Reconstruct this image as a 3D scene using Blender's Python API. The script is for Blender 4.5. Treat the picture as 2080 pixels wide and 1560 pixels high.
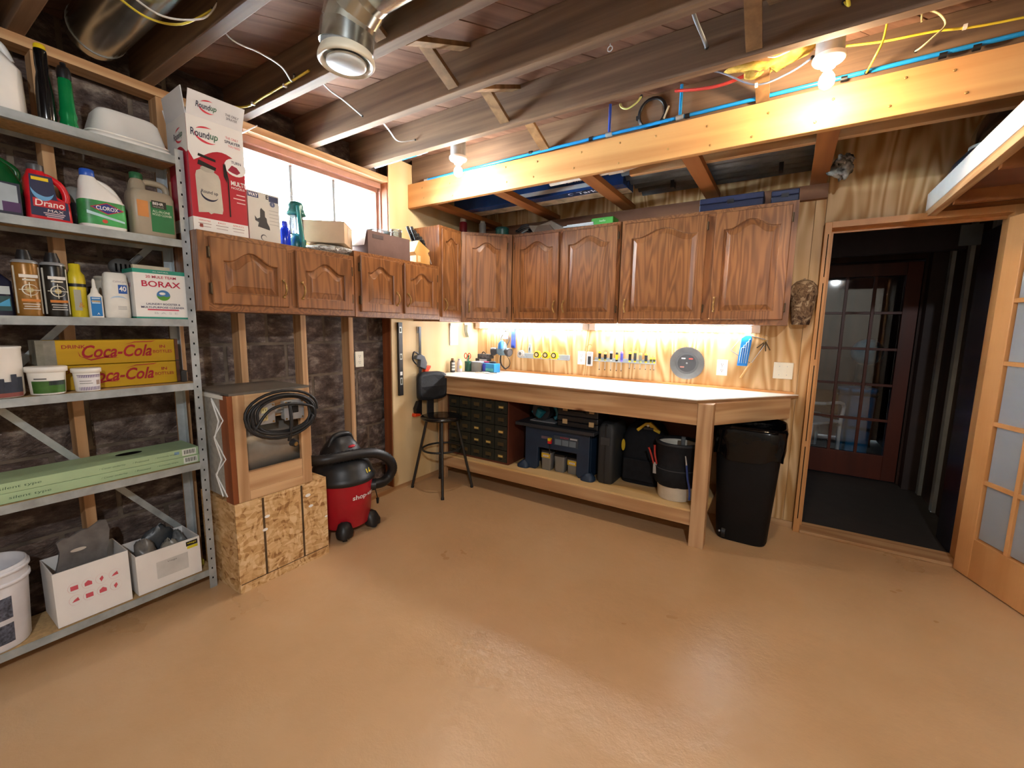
import bpy, math, random
from mathutils import Vector, Matrix
D = bpy.data
S = bpy.context.scene
COL = S.collection
for o in list(D.objects): D.objects.remove(o)
PI = math.pi
random.seed(7)

# ------------------------------------------------------------------ camera
FPX, YAW, PIT, ROL = 866.4, math.radians(32.576), math.radians(7.529), math.radians(0.920)
cd = D.cameras.new('camera'); cam = D.objects.new('camera', cd); COL.objects.link(cam); S.camera = cam
cd.sensor_width = 36; cd.lens = FPX / 2080 * 36; cd.clip_start = 0.02; cd.clip_end = 200
_f = Vector((-math.sin(YAW) * math.cos(PIT), math.cos(YAW) * math.cos(PIT), -math.sin(PIT)))
_r = Vector((math.cos(YAW), math.sin(YAW), 0)); _u = _r.cross(_f)
_r, _u = _r * math.cos(ROL) + _u * math.sin(ROL), _u * math.cos(ROL) - _r * math.sin(ROL)
cam.matrix_world = Matrix(((_r.x, _u.x, -_f.x, 0), (_r.y, _u.y, -_f.y, 0), (_r.z, _u.z, -_f.z, 1.40), (0, 0, 0, 1)))

# ------------------------------------------------------------------ light and exposure
BULB_WARM, BULB_ROOM, LED_CAB, SKY = 200.0, 1100.0, 20.0, 38.0
w = D.worlds.new('daylight'); S.world = w; w.use_nodes = True
w.node_tree.nodes['Background'].inputs[0].default_value = (0.80, 0.92, 1.0, 1)
w.node_tree.nodes['Background'].inputs[1].default_value = SKY
vs = S.view_settings
vs.view_transform = 'Standard'; vs.look = 'None'; vs.gamma = 1; vs.use_curve_mapping = False; vs.exposure = 1.85

# ------------------------------------------------------------------ materials
def C(h):
    r = [int(h[i:i + 2], 16) / 255 for i in (0, 2, 4)]
    return tuple(c / 12.92 if c <= .04045 else ((c + .055) / 1.055) ** 2.4 for c in r) + (1,)
class NT:
    def __init__(s, name):
        s.m = D.materials.new(name); s.m.use_nodes = True; s.t = s.m.node_tree; s.n = s.t.nodes
        s.b = s.n['Principled BSDF']
    def node(s, typ, **kw):
        n = s.n.new(typ)
        for k, v in kw.items(): setattr(n, k, v)
        return n
    def link(s, a, b): s.t.links.new(a, b)
    def coord(s, scale, rnd=True):
        tc = s.node('ShaderNodeTexCoord'); mp = s.node('ShaderNodeMapping')
        mp.inputs['Scale'].default_value = scale
        if rnd:
            oi = s.node('ShaderNodeObjectInfo'); ml = s.node('ShaderNodeMath', operation='MULTIPLY'); ml.inputs[1].default_value = 37.0
            s.link(oi.outputs['Random'], ml.inputs[0])
            ad = s.node('ShaderNodeVectorMath', operation='ADD')
            s.link(tc.outputs['Object'], ad.inputs[0]); s.link(ml.outputs[0], ad.inputs[1]); s.link(ad.outputs[0], mp.inputs['Vector'])
        else: s.link(tc.outputs['Object'], mp.inputs['Vector'])
        return mp.outputs[0]
    def noise(s, vec, scale, detail=3, rough=.55, dist=0):
        n = s.node('ShaderNodeTexNoise'); n.inputs['Scale'].default_value = scale; n.inputs['Detail'].default_value = detail
        n.inputs['Roughness'].default_value = rough; n.inputs['Distortion'].default_value = dist
        s.link(vec, n.inputs['Vector']); return n.outputs['Fac']
    def ramp(s, fac, stops):
        r = s.node('ShaderNodeValToRGB'); e = r.color_ramp.elements
        while len(e) < len(stops): e.new(.5)
        for i, (p, c) in enumerate(stops): e[i].position = p; e[i].color = c
        s.link(fac, r.inputs[0]); return r.outputs[0]
    def math(s, op, a, b=None):
        n = s.node('ShaderNodeMath', operation=op)
        for i, v in enumerate((a, b)):
            if v is None: continue
            if isinstance(v, (int, float)): n.inputs[i].default_value = v
            else: s.link(v, n.inputs[i])
        return n.outputs[0]
    def mix(s, fac, a, b):
        n = s.node('ShaderNodeMix', data_type='RGBA')
        for i, v in ((0, fac), (6, a), (7, b)):
            if isinstance(v, (int, float)): n.inputs[i].default_value = v
            elif isinstance(v, tuple): n.inputs[i].default_value = v
            else: s.link(v, n.inputs[i])
        return n.outputs[2]
    def bump(s, h, strength, dist=.01):
        n = s.node('ShaderNodeBump'); n.inputs['Strength'].default_value = strength; n.inputs['Distance'].default_value = dist
        s.link(h, n.inputs['Height']); s.link(n.outputs[0], s.b.inputs['Normal'])
    def fin(s, rough=.5, metal=0, spec=.5):
        s.b.inputs['Roughness'].default_value = rough; s.b.inputs['Metallic'].default_value = metal
        s.b.inputs['Specular IOR Level'].default_value = spec
        return s.m
MC = {}
def mat(h, rough=.5, metal=0, spec=.5, var=.08, vs=9., bump=0, bs=60.):
    """plain painted / plastic / metal surface with a little mottling"""
    key = (h, rough, metal, spec, var, vs, bump, bs)
    if key in MC: return MC[key]
    t = NT('surface_' + h); c = C(h)
    v = t.coord((1, 1, 1)); f = t.noise(v, vs, 4)
    d = tuple(x * (1 - var * 2) for x in c[:3]) + (1,); l = tuple(min(1, x * (1 + var)) for x in c[:3]) + (1,)
    t.link(t.ramp(f, [(.3, d), (.7, l)]), t.b.inputs['Base Color'])
    if bump: t.bump(t.noise(v, bs, 3), bump, .004)
    MC[key] = t.fin(rough, metal, spec); return MC[key]
def wood(name, c1, c2, axis='z', scale=5., bands=7., stretch=.14, fine=.45, rough=.5, spec=.4, knots=False, fscale=70.):
    t = NT(name); sc = [1, 1, 1]; sc['xyz'.index(axis)] = stretch
    v = t.coord(tuple(sc)); n = t.noise(v, scale, 2, .5, .25)
    s = t.math('SINE', t.math('MULTIPLY', n, bands * 6.283)); s = t.math('ADD', t.math('MULTIPLY', s, .5), .5)
    sf = [1, 1, 1]; sf['xyz'.index(axis)] = .035
    g = t.noise(t.coord(tuple(sf)), fscale, 3, .6)
    lo = t.noise(t.coord((1, 1, 1)), 2.2, 2)
    fac = t.math('ADD', t.math('MULTIPLY', s, 1 - fine), t.math('MULTIPLY', g, fine))
    col = t.mix(fac, C(c1), C(c2))
    dk = t.mix(1.0, col, col); n2 = t.n[-1] if False else None
    mm = t.node('ShaderNodeMix', data_type='RGBA', blend_type='MULTIPLY'); mm.inputs[0].default_value = .35
    t.link(col, mm.inputs[6]); t.link(t.ramp(lo, [(.3, (.62, .58, .55, 1)), (.7, (1, 1, 1, 1))]), mm.inputs[7]); col = mm.outputs[2]
    if knots:
        vo = t.node('ShaderNodeTexVoronoi'); vo.inputs['Scale'].default_value = 3.2
        ks = [1, 1, 1]; ks['xyz'.index(axis)] = .6
        t.link(t.coord(tuple(ks)), vo.inputs['Vector'])
        col = t.mix(t.ramp(vo.outputs['Distance'], [(.06, (1, 1, 1, 1)), (.11, (0, 0, 0, 1))]), col, C('6b3d1e'))
    t.link(col, t.b.inputs['Base Color']); t.bump(fac, .12, .002)
    return t.fin(rough, 0, spec)
def emit(name, col, strength):
    t = NT(name); t.b.inputs['Base Color'].default_value = (.9, .9, .88, 1)
    t.b.inputs['Emission Color'].default_value = col; t.b.inputs['Emission Strength'].default_value = strength
    return t.fin(.4)
def glassy(name, tint, gloss=.1, frost=0.0, rough=.03):
    """thin sheet: see-through body plus a weak mirror sheen; frost mixes in a translucent film"""
    m = D.materials.new(name); m.use_nodes = True; t = m.node_tree; n = t.nodes; n.clear()
    out = n.new('ShaderNodeOutputMaterial'); tr = n.new('ShaderNodeBsdfTransparent'); tr.inputs[0].default_value = tint
    gl = n.new('ShaderNodeBsdfGlossy'); gl.inputs['Roughness'].default_value = rough
    fr = n.new('ShaderNodeFresnel'); fr.inputs[0].default_value = 1.45
    base = tr.outputs[0]
    if frost:
        df = n.new('ShaderNodeBsdfDiffuse'); df.inputs[0].default_value = tint
        tl = n.new('ShaderNodeBsdfTranslucent'); tl.inputs[0].default_value = tint
        a = n.new('ShaderNodeMixShader'); a.inputs[0].default_value = .4; t.links.new(df.outputs[0], a.inputs[1]); t.links.new(tl.outputs[0], a.inputs[2])
        b = n.new('ShaderNodeMixShader'); b.inputs[0].default_value = frost; t.links.new(base, b.inputs[1]); t.links.new(a.outputs[0], b.inputs[2]); base = b.outputs[0]
    ad = n.new('ShaderNodeMath'); ad.operation = 'ADD'; ad.use_clamp = True; ad.inputs[1].default_value = gloss
    t.links.new(fr.outputs[0], ad.inputs[0])
    mx = n.new('ShaderNodeMixShader'); t.links.new(ad.outputs[0], mx.inputs[0]); t.links.new(base, mx.inputs[1]); t.links.new(gl.outputs[0], mx.inputs[2])
    t.links.new(mx.outputs[0], out.inputs[0]); return m
M = {}
M['oak_z'] = wood('oak_upright', 'a87042', '643c20', 'z', 9, 11, .10, .5, .38, .5)
M['oak_h'] = wood('oak_across', 'a87042', '643c20', 'y', 9, 11, .10, .5, .38, .5)
M['pine_x'] = wood('pine_board_x', 'dcb68a', 'ac7e52', 'x', 7, 6, .06, .4, .6, .3, True)
M['pine_y'] = wood('pine_board_y', 'dcb68a', 'ac7e52', 'y', 7, 6, .06, .4, .6, .3, True)
M['pine_z'] = wood('pine_board_z', 'd8b288', 'a87c52', 'z', 7, 6, .06, .4, .6, .3, True)
M['fir_y'] = wood('fir_strip_y', 'a86c38', '8a5228', 'y', 5, 4, .06, .4, .6, .3)
M['redwood_z'] = wood('red_strip_z', '9a5a34', '7c4224', 'z', 5, 4, .06, .4, .5, .3)
M['ply_z'] = wood('plywood_sheet', 'e6c596', 'b08044', 'z', 4.5, 13, .13, .25, .55, .3)
M['ply_y'] = wood('plywood_shelf', 'e6c48e', 'd2a868', 'x', 3.2, 5, .12, .3, .6, .3)
M['ply_left'] = wood('pale_plywood', 'ead2a6', 'e0c08a', 'z', 2.2, 5, .12, .3, .6, .3)
M['door'] = wood('light_door_wood', 'd9a066', 'c68a50', 'z', 4, 4, .06, .5, .45, .4)
M['reddoor'] = wood('red_door_wood', '6a2c18', '4c2012', 'z', 4, 4, .06, .5, .4, .4)
M['joist'] = wood('old_joist', '94785e', '56443a', 'x', 6, 5, .05, .6, .75, .2)
M['brace'] = wood('old_brace', '9a7650', '6e5236', 'z', 6, 5, .08, .6, .75, .2)
M['subfloor'] = wood('old_subfloor', '96705a', '66493c', 'x', 5, 4, .05, .6, .8, .2)
M['brown_ply'] = wood('brown_hardboard', '7a4a34', '5e3626', 'x', 4, 3, .2, .5, .6, .3)
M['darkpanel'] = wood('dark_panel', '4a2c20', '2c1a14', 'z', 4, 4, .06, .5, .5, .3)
M['block_wood'] = wood('knife_block_wood', 'e0b070', 'cc9650', 'z', 5, 4, .1, .4, .5, .4)
M['particle'] = mat('c9a878', .7, 0, .3, .12, 60)
def osb():
    t = NT('strand_board'); v = t.coord((1, 1, 1)); d = t.node('ShaderNodeTexNoise'); d.inputs['Scale'].default_value = 9
    t.link(v, d.inputs['Vector']); sub = t.node('ShaderNodeVectorMath', operation='MULTIPLY_ADD'); sub.inputs[1].default_value = (.10, .10, .10)
    t.link(d.outputs['Color'], sub.inputs[0]); t.link(v, sub.inputs[2])
    cols = []
    for sc in ((22, 19, 78), (20, 66, 22)):
        mp = t.node('ShaderNodeMapping'); mp.inputs['Scale'].default_value = sc; mp.inputs['Rotation'].default_value = (.5 + sc[1] * .02, .3, .2)
        t.link(sub.outputs[0], mp.inputs['Vector']); vo = t.node('ShaderNodeTexVoronoi'); vo.inputs['Scale'].default_value = 1
        t.link(mp.outputs[0], vo.inputs['Vector']); sp = t.node('ShaderNodeSeparateColor'); t.link(vo.outputs['Color'], sp.inputs[0]); cols.append(sp.outputs[0])
    f = t.math('ADD', t.math('MULTIPLY', cols[0], .5), t.math('MULTIPLY', cols[1], .5))
    t.link(t.ramp(f, [(.1, C('94683c')), (.3, C('c09660')), (.6, C('d4ae7c')), (.9, C('e2c496'))]), t.b.inputs['Base Color'])
    t.bump(f, .25, .002); return t.fin(.65, 0, .3)
M['osb'] = osb()
def floor_mat():
    t = NT('painted_concrete'); v = t.coord((1, 1, 1), False)
    a = t.noise(v, 1.1, 5, .6); b = t.noise(v, 14, 4, .6); c = t.noise(v, 160, 2)
    col = t.ramp(a, [(.3, C('c59e72')), (.52, C('cea87d')), (.75, C('d3b28a'))])
    mm = t.node('ShaderNodeMix', data_type='RGBA', blend_type='MULTIPLY'); mm.inputs[0].default_value = .12
    t.link(col, mm.inputs[6]); t.link(t.ramp(b, [(.2, (.88, .86, .84, 1)), (.5, (1, 1, 1, 1))]), mm.inputs[7])
    t.link(mm.outputs[2], t.b.inputs['Base Color'])
    r = t.ramp(a, [(.3, (.25, .25, .25, 1)), (.7, (.38, .38, .38, 1))]); t.link(r, t.b.inputs['Roughness'])
    h = t.math('ADD', t.math('MULTIPLY', b, 1.0), t.math('MULTIPLY', c, .12)); t.bump(h, .24, .012)
    t.b.inputs['Specular IOR Level'].default_value = .45
    return t.m
M['floor'] = floor_mat()
def block_mat():
    t = NT('dark_painted_block'); v = t.coord((1, 1, 1)); a = t.noise(v, 4, 5, .65); b = t.noise(v, 22, 4, .65, .6)
    t.link(t.ramp(a, [(.33, C('43352f')), (.5, C('66554e')), (.62, C('8f8076')), (.76, C('c4b6a4'))]), t.b.inputs['Base Color'])
    t.bump(b, .7, .02); return t.fin(.42, 0, .5)
M['block'] = block_mat()
M['mortar'] = mat('7a6c5e', .75, 0, .3, .3, 7, .5, 30)
def camo():
    t = NT('camouflage_cloth'); v = t.coord((1, 1, .6)); a = t.noise(v, 22, 3, .5, 1.2)
    t.link(t.ramp(a, [(.38, C('4a372c')), (.46, C('8a725a')), (.52, C('5e4636')), (.6, C('b09a80'))]), t.b.inputs['Base Color']); return t.fin(.85, 0, .2)
M['camo'] = camo()
def foil():
    t = NT('crumpled_clear_film'); v = t.coord((1, 1, 1)); a = t.noise(v, 40, 4, .6, .8)
    t.link(t.ramp(a, [(.4, C('9a9690')), (.6, C('e6eef2'))]), t.b.inputs['Base Color']); t.bump(a, 1., .02); return t.fin(.2, .2, .6)
M['foil'] = foil()
M['galv'] = mat('b4bcc0', .4, .35, .5, .12, 14)
M['galv_dull'] = mat('a8b0b2', .45, .3, .5, .15, 14)
M['duct'] = mat('c2c8c6', .2, .95, .5, .1, 5, .08, 10)
M['steel'] = mat('bcc0c4', .3, .5)
M['brass'] = mat('b08c54', .3, .6, .5, .2, 60)
M['bronze'] = mat('5c4a34', .4, .7)
M['black'] = mat('17171a', .42, 0, .5, .1)
M['blackr'] = mat('141416', .6, 0, .4, .2, 30, .3, 80)
M['blackshine'] = mat('08080a', .14, 0, .3, .05, 9, .7, 16)
M['white'] = mat('eceae4', .45, 0, .5, .03)
M['whitep'] = mat('f2f1ee', .35, 0, .5, .02)
M['ivory'] = mat('ece6d2', .4, 0, .5, .03)
M['red'] = mat('b3172a', .3, 0, .5, .06)
M['glass'] = glassy('window_glass', (.97, .99, 1, 1), .02)
M['frost'] = glassy('frosted_glass', (.50, .53, .56, 1), .05, .93, .35)
M['clearplastic'] = glassy('clear_plastic', (.78, .80, .80, 1), .06, .35, .15)
M['clearglass'] = glassy('clear_glassware', (.86, .93, .95, 1), .12, .06, .03)
M['blueglass'] = mat('0a35d8', .12, 0, .6, .02)
M['bluepipe'] = mat('1f8fd8', .35, 0, .5, .04)
M['yellow'] = mat('e8c81c', .4, 0, .5, .05)
M['ink'] = mat('26221f', .6, 0, .3, .02)
M['hole'] = mat('0a0a0a', .9, 0, .1, .0)

# ------------------------------------------------------------------ mesh builder
def rotz(a): return Matrix.Rotation(a, 4, 'Z')
def trs(loc=(0, 0, 0), rot=(0, 0, 0)):
    from mathutils import Euler
    return Matrix.Translation(loc) @ Euler(rot).to_matrix().to_4x4()
class MB:
    def __init__(s): s.v = []; s.f = []; s.mi = []; s.sm = []; s.m = 0; s.T = None
    def add(s, vs, fs, smooth=False):
        o = len(s.v)
        s.v += [tuple(s.T @ Vector(p)) for p in vs] if s.T else [tuple(p) for p in vs]
        for f in fs: s.f.append(tuple(i + o for i in f)); s.mi.append(s.m); s.sm.append(smooth)
        return s
    def box(s, x0, x1, y0, y1, z0, z1):
        return s.add([(x0, y0, z0), (x1, y0, z0), (x1, y1, z0), (x0, y1, z0), (x0, y0, z1), (x1, y0, z1), (x1, y1, z1), (x0, y1, z1)],
                     [(3, 2, 1, 0), (4, 5, 6, 7), (0, 1, 5, 4), (1, 2, 6, 5), (2, 3, 7, 6), (3, 0, 4, 7)])
    def cb(s, c, d):
        return s.box(c[0] - d[0] / 2, c[0] + d[0] / 2, c[1] - d[1] / 2, c[1] + d[1] / 2, c[2] - d[2] / 2, c[2] + d[2] / 2)
    def prism(s, pts, a, b, ax='z'):
        k = {'z': lambda p, h: (p[0], p[1], h), 'y': lambda p, h: (p[0], h, p[1]), 'x': lambda p, h: (h, p[0], p[1])}[ax]
        n = len(pts); vs = [k(p, a) for p in pts] + [k(p, b) for p in pts]
        return s.add(vs, [tuple(range(n))[::-1], tuple(range(n, 2 * n))] + [(i, (i + 1) % n, n + (i + 1) % n, n + i) for i in range(n)])
    def rings(s, rs, cap0=True, cap1=True, smooth=True, closed=True):
        n = len(rs[0]); vs = [p for r in rs for p in r]; fs = []
        for k in range(len(rs) - 1):
            for i in range(n if closed else n - 1):
                j = (i + 1) % n; fs.append((k * n + i, k * n + j, (k + 1) * n + j, (k + 1) * n + i))
        s.add(vs, fs, smooth)
        if cap0: s.add(rs[0], [tuple(range(n))[::-1]])
        if cap1: s.add(rs[-1], [tuple(range(n))])
        return s
    def lathe(s, prof, c=(0, 0), z0=0, n=20, cap0=True, cap1=True):
        return s.rings([[(c[0] + r * math.cos(2 * PI * i / n), c[1] + r * math.sin(2 * PI * i / n), z0 + z) for i in range(n)] for r, z in prof], cap0, cap1)
    def loft(s, secs, n=28, cap0=True, cap1=True, smooth=True):
        """secs: (z, cx, cy, half x, half y, squareness)"""
        rs = []
        for z, cx, cy, hx, hy, p in secs:
            r = []
            for i in range(n):
                a = 2 * PI * i / n; ca, sa = math.cos(a), math.sin(a)
                r.append((cx + hx * math.copysign(abs(ca) ** (2 / p), ca), cy + hy * math.copysign(abs(sa) ** (2 / p), sa), z))
            rs.append(r)
        return s.rings(rs, cap0, cap1, smooth)
    def tube(s, path, r, n=8, closed=False, flat=1.0):
        P = [Vector(p) for p in path]; m = len(P); rs = r if isinstance(r, (list, tuple)) else [r] * m
        up = None; rg = []
        for i in range(m):
            if closed: t = (P[(i + 1) % m] - P[i - 1])
            else: t = P[min(i + 1, m - 1)] - P[max(i - 1, 0)]
            t.normalize()
            if up is None:
                up = Vector((0, 0, 1)) if abs(t.z) < .9 else Vector((1, 0, 0))
            a = t.cross(up); a = a.normalized() if a.length > 1e-6 else t.orthogonal().normalized()
            b = a.cross(t).normalized(); up = b
            rg.append([tuple(P[i] + a * (rs[i] * math.cos(2 * PI * k / n)) + b * (rs[i] * flat * math.sin(2 * PI * k / n))) for k in range(n)])
        if closed: rg.append(rg[0]); return s.rings(rg, False, False)
        return s.rings(rg)
    def cyl(s, p, q, r0, r1=None, n=12): return s.tube([p, q], [r0, r0 if r1 is None else r1], n)
    def ball(s, c, r, nu=16, nv=10):
        r = (r, r, r) if isinstance(r, (int, float)) else r
        rs = [[(c[0] + r[0] * math.sin(PI * k / nv) * math.cos(2 * PI * i / nu), c[1] + r[1] * math.sin(PI * k / nv) * math.sin(2 * PI * i / nu), c[2] - r[2] * math.cos(PI * k / nv)) for i in range(nu)] for k in range(1, nv)]
        return s.rings(rs)
    def build(s, name, mats, parent=None, loc=(0, 0, 0), rot=(0, 0, 0), bevel=0, seg=2):
        me = D.meshes.new(name); me.from_pydata(s.v, [], s.f)
        for m in (mats if isinstance(mats, (list, tuple)) else [mats]): me.materials.append(m if not isinstance(m, str) else M[m])
        me.polygons.foreach_set('material_index', s.mi); me.polygons.foreach_set('use_smooth', s.sm); me.update()
        o = D.objects.new(name, me); COL.objects.link(o); o.location = loc; o.rotation_euler = rot
        if parent: o.parent = parent
        if bevel:
            b = o.modifiers.new('edge', 'BEVEL'); b.width = bevel; b.segments = seg; b.limit_method = 'ANGLE'; b.angle_limit = .7
        return o
def copy_of(o, parent=None, loc=None, rot=None, scale=None):
    c = o.copy(); COL.objects.link(c)
    if parent: c.parent = parent
    if loc is not None: c.location = loc
    if rot is not None: c.rotation_euler = rot
    if scale is not None: c.scale = scale
    return c
def copy_tree(o, parent=None):
    c = o.copy(); COL.objects.link(c); c.parent = parent
    for ch in list(o.children): copy_tree(ch, c)
    return c
def tag(o, label, cat, group=None):
    o['label'] = label; o['category'] = cat
    if group: o['group'] = group
    return o
def thing(name, label, cat, loc=(0, 0, 0), rz=0, group=None):
    o = D.objects.new(name, None); COL.objects.link(o); o.location = loc; o.rotation_euler = (0, 0, rz); o.empty_display_size = .05
    return tag(o, label, cat, group)
def struct(o, label=None):
    o['kind'] = 'structure'
    if label: o['label'] = label
    return o
FACE = {'+x': Matrix(((0, 0, 1), (1, 0, 0), (0, 1, 0))), '-y': Matrix(((1, 0, 0), (0, 0, -1), (0, 1, 0))), '+z': Matrix(((1, 0, 0), (0, 1, 0), (0, 0, 1))),
        '-x': Matrix(((0, 0, -1), (-1, 0, 0), (0, 1, 0))), '+zx': Matrix(((0, -1, 0), (1, 0, 0), (0, 0, 1)))}
def text(s, pos, face, h, m, parent, wid=None, shear=0, bold=0, name='lettering', tilt=0):
    cu = D.curves.new('t', 'FONT'); cu.body = s; cu.align_x = 'CENTER'; cu.shear = shear; cu.offset = bold; cu.resolution_u = 3
    ob = D.objects.new('t', cu); me = D.meshes.new_from_object(ob); D.objects.remove(ob); D.curves.remove(cu)
    xs = [v.co.x for v in me.vertices]; ys = [v.co.y for v in me.vertices]
    x0, x1, y0, y1 = min(xs), max(xs), min(ys), max(ys)
    sy = h / (y1 - y0); sx = (wid / (x1 - x0)) if wid else sy
    F = FACE[face] if isinstance(face, str) else face; ct, st = math.cos(tilt), math.sin(tilt)
    for v in me.vertices:
        a, b = (v.co.x - (x0 + x1) / 2) * sx, (v.co.y - (y0 + y1) / 2) * sy
        v.co = F @ Vector((a * ct - b * st, a * st + b * ct, 0))
    me.materials.clear(); me.materials.append(M[m] if isinstance(m, str) else m); me.name = name
    o = D.objects.new(name, me); COL.objects.link(o); o.parent = parent; o.location = pos
    return o
def decal(name, pts, pos, face, m, parent):
    """flat printed shape: pts (right, up) in the plane of the face"""
    F = FACE[face] if isinstance(face, str) else face
    me = D.meshes.new(name); me.from_pydata([tuple(F @ Vector((a, b, 0))) for a, b in pts], [], [tuple(range(len(pts)))])
    me.materials.append(M[m] if isinstance(m, str) else m)
    o = D.objects.new(name, me); COL.objects.link(o); o.parent = parent; o.location = pos
    return o
def rect(w, h): return [(-w / 2, -h / 2), (w / 2, -h / 2), (w / 2, h / 2), (-w / 2, h / 2)]
def ell(a, b, n=20, t0=0, t1=2 * PI): return [(a * math.cos(t0 + (t1 - t0) * i / n), b * math.sin(t0 + (t1 - t0) * i / n)) for i in range(n if t1 - t0 > 6.2 else n + 1)]
def arc(a, b, wd, t0, t1, n=14): return [((a) * math.cos(t0 + (t1 - t0) * i / n), b * math.sin(t0 + (t1 - t0) * i / n)) for i in range(n + 1)] + \
    [((a - wd * math.sin(PI * i / n)) * math.cos(t0 + (t1 - t0) * i / n), (b - wd * math.sin(PI * i / n)) * math.sin(t0 + (t1 - t0) * i / n)) for i in range(n, -1, -1)]
def spline(pts, n=8):
    P = [Vector(p) for p in pts]; out = []
    for i in range(len(P) - 1):
        p0, p1, p2, p3 = P[max(i - 1, 0)], P[i], P[i + 1], P[min(i + 2, len(P) - 1)]
        for k in range(n):
            t = k / n; out.append(.5 * ((2 * p1) + (p2 - p0) * t + (2 * p0 - 5 * p1 + 4 * p2 - p3) * t * t + (3 * p1 - p0 - 3 * p2 + p3) * t ** 3))
    return out + [P[-1]]

# ================================================================== THE ROOM
XS, XP, YB = -2.71, -2.70, 3.55        # stud face, plywood face on the left; plywood face at the back
XR, YF, ZC = 1.90, -2.60, 2.735        # right wall, wall behind, underside of the floor above
# ---- floor
struct(MB().box(-3.1, XR + .2, YF - .2, YB + .07, -.1, 0).build('floor', 'floor'), 'tan painted concrete floor with rough glossy patches')
# ---- left wall: block wall, studs, plates, plywood
WY0, WY1, WZ0, WZ1 = 1.36, 2.40, 1.95, 2.465
mb = MB()
for b in ((YF - .2, WY0, 0, 2.76), (WY1, YB + .13, 0, 2.76), (WY0, WY1, 0, WZ0), (WY0, WY1, WZ1, 2.76)): mb.box(-3.10, -2.862, *b)
wall_left = struct(mb.build('wall_left', 'mortar'), 'dark rock-faced block wall behind pale wooden studs')
def rock(seed):
    r = random.Random(seed); m = MB(); ny, nz = 5, 4; vs = []; fs = []
    for k in range(nz + 1):
        for i in range(ny + 1):
            e = i in (0, ny) or k in (0, nz)
            vs.append((0.0 if e else .012 + r.random() * .016, -.5 + i / ny + (0 if i in (0, ny) else r.uniform(-.03, .03)), -.5 + k / nz + (0 if k in (0, nz) else r.uniform(-.04, .04))))
    for k in range(nz):
        for i in range(ny):
            a = k * (ny + 1) + i; fs.append((a, a + 1, a + ny + 2, a + ny + 1))
    m.add(vs, fs)
    n0 = [vs[i] for i in range(ny + 1)]; bot = list(range(ny + 1)); top = [nz * (ny + 1) + i for i in range(ny + 1)]
    lef = [k * (ny + 1) for k in range(nz + 1)]; rig = [k * (ny + 1) + ny for k in range(nz + 1)]
    loop = bot + rig[1:] + top[::-1][1:] + lef[::-1][1:-1]
    L = [vs[i] for i in loop]; n = len(L)
    m.add(L + [(-.03, p[1], p[2]) for p in L], [(i, n + i, n + (i + 1) % n, (i + 1) % n) for i in range(n)])
    return m
rocks = []
zl = [0, .19, .385, .578, .775, 1.035, 1.27, 1.49, 1.70, 1.92, 2.13, 2.34, 2.55, 2.75]
rr = random.Random(3)
for k in range(len(zl) - 1):
    y = -.95 + (.21 if k % 2 else 0) - (.02 if k == 5 else 0)
    while y < 2.44:
        ln = .40 + rr.uniform(-.03, .03); y1 = min(y + ln, 2.47); ym, zm = (y + y1) / 2, (zl[k] + zl[k + 1]) / 2
        hit = y1 > WY0 - .02 and y < WY1 + .02 and zl[k + 1] > WZ0 - .02 and zl[k] < WZ1 + .02
        if hit:
            if y < WY0 - .1: y1 = WY0 - .03; hit = False
            ym = (y + y1) / 2
        if not hit and y1 - y > .08:
            j = rr.randrange(5)
            if len(rocks) <= 4:
                b = rock(len(rocks)).build('block', 'block', wall_left); rocks.append(b)
            else: b = copy_of(rocks[j], wall_left)
            b.location = (-2.858, ym, zm); b.scale = (1.0, y1 - y - .018, zl[k + 1] - zl[k] - .018)
        y += ln + .004
stud = MB().box(-.089, 0, -.019, .019, 0, 1).build('stud', 'pine_z', wall_left, bevel=.002)
studs = [(-2.2, 0), (-1.8, 0), (-1.4, 0), (-1.0, 0), (-.6, 0), (-.2, 0), (.15, 0), (.55, 0), (.965, 0), (1.276, 1), (1.657, 1), (2.026, 1)]
for i, (y, short) in enumerate(studs):
    s = stud if i == 0 else copy_of(stud, wall_left)
    s.location = (XS, y, .04); s.scale = (1, 1, (1.90 if short else 2.50) - .04)
s = MB().box(-.089, 0, -.019, .019, 0, 1).build('stud', 'redwood_z', wall_left); s.location = (XS, 2.412, .04); s.scale = (1, 1, 2.46)
MB().box(XS - .089, XS, YF, YB, 0, .04).build('sill_plate', 'pine_y', wall_left)
MB().box(XS - .089, XS + .004, YF, 2.60, 2.50, 2.54).build('top_plate', 'pine_y', wall_left)
MB().box(XS - .089, XS, 1.25, 2.412, 1.90, 1.94).build('window_sill_plate', 'pine_y', wall_left)
MB().box(XS + .0, XS + .012, 2.40, YB, .045, 2.70).build('plywood_panel', 'ply_left', wall_left)
# ---- window
mb = MB(); fx0, fx1 = -2.93, -2.81
mb.box(fx0, fx1, WY0, WY1, WZ1 - .03, WZ1).box(fx0, fx1, WY0, WY1, WZ0, WZ0 + .03).box(fx0, fx1, WY0, WY0 + .03, WZ0 + .03, WZ1 - .03).box(fx0, fx1, WY1 - .03, WY1, WZ0 + .03, WZ1 - .03)
window_1 = struct(mb.build('window_1', mat('8a5c4a', .5, 0, .4, .1), bevel=.003), 'small high basement window with three bright panes')
MB().box(XS - .1, XS - .07, 1.25, 2.41, 2.462, 2.50).build('head_casing', mat('a87a66', .5), window_1)
MB().box(XS - .1, XS - .07, 2.385, 2.41, 1.95, 2.462).build('side_casing', mat('a87a66', .5), window_1)
mu = MB().box(-2.885, -2.86, -.010, .010, WZ0 + .03, WZ1 - .03).build('muntin', mat('80868c', .5), window_1, (0, 1.71, 0))
copy_of(mu, window_1, (0, 2.03, 0))
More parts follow.
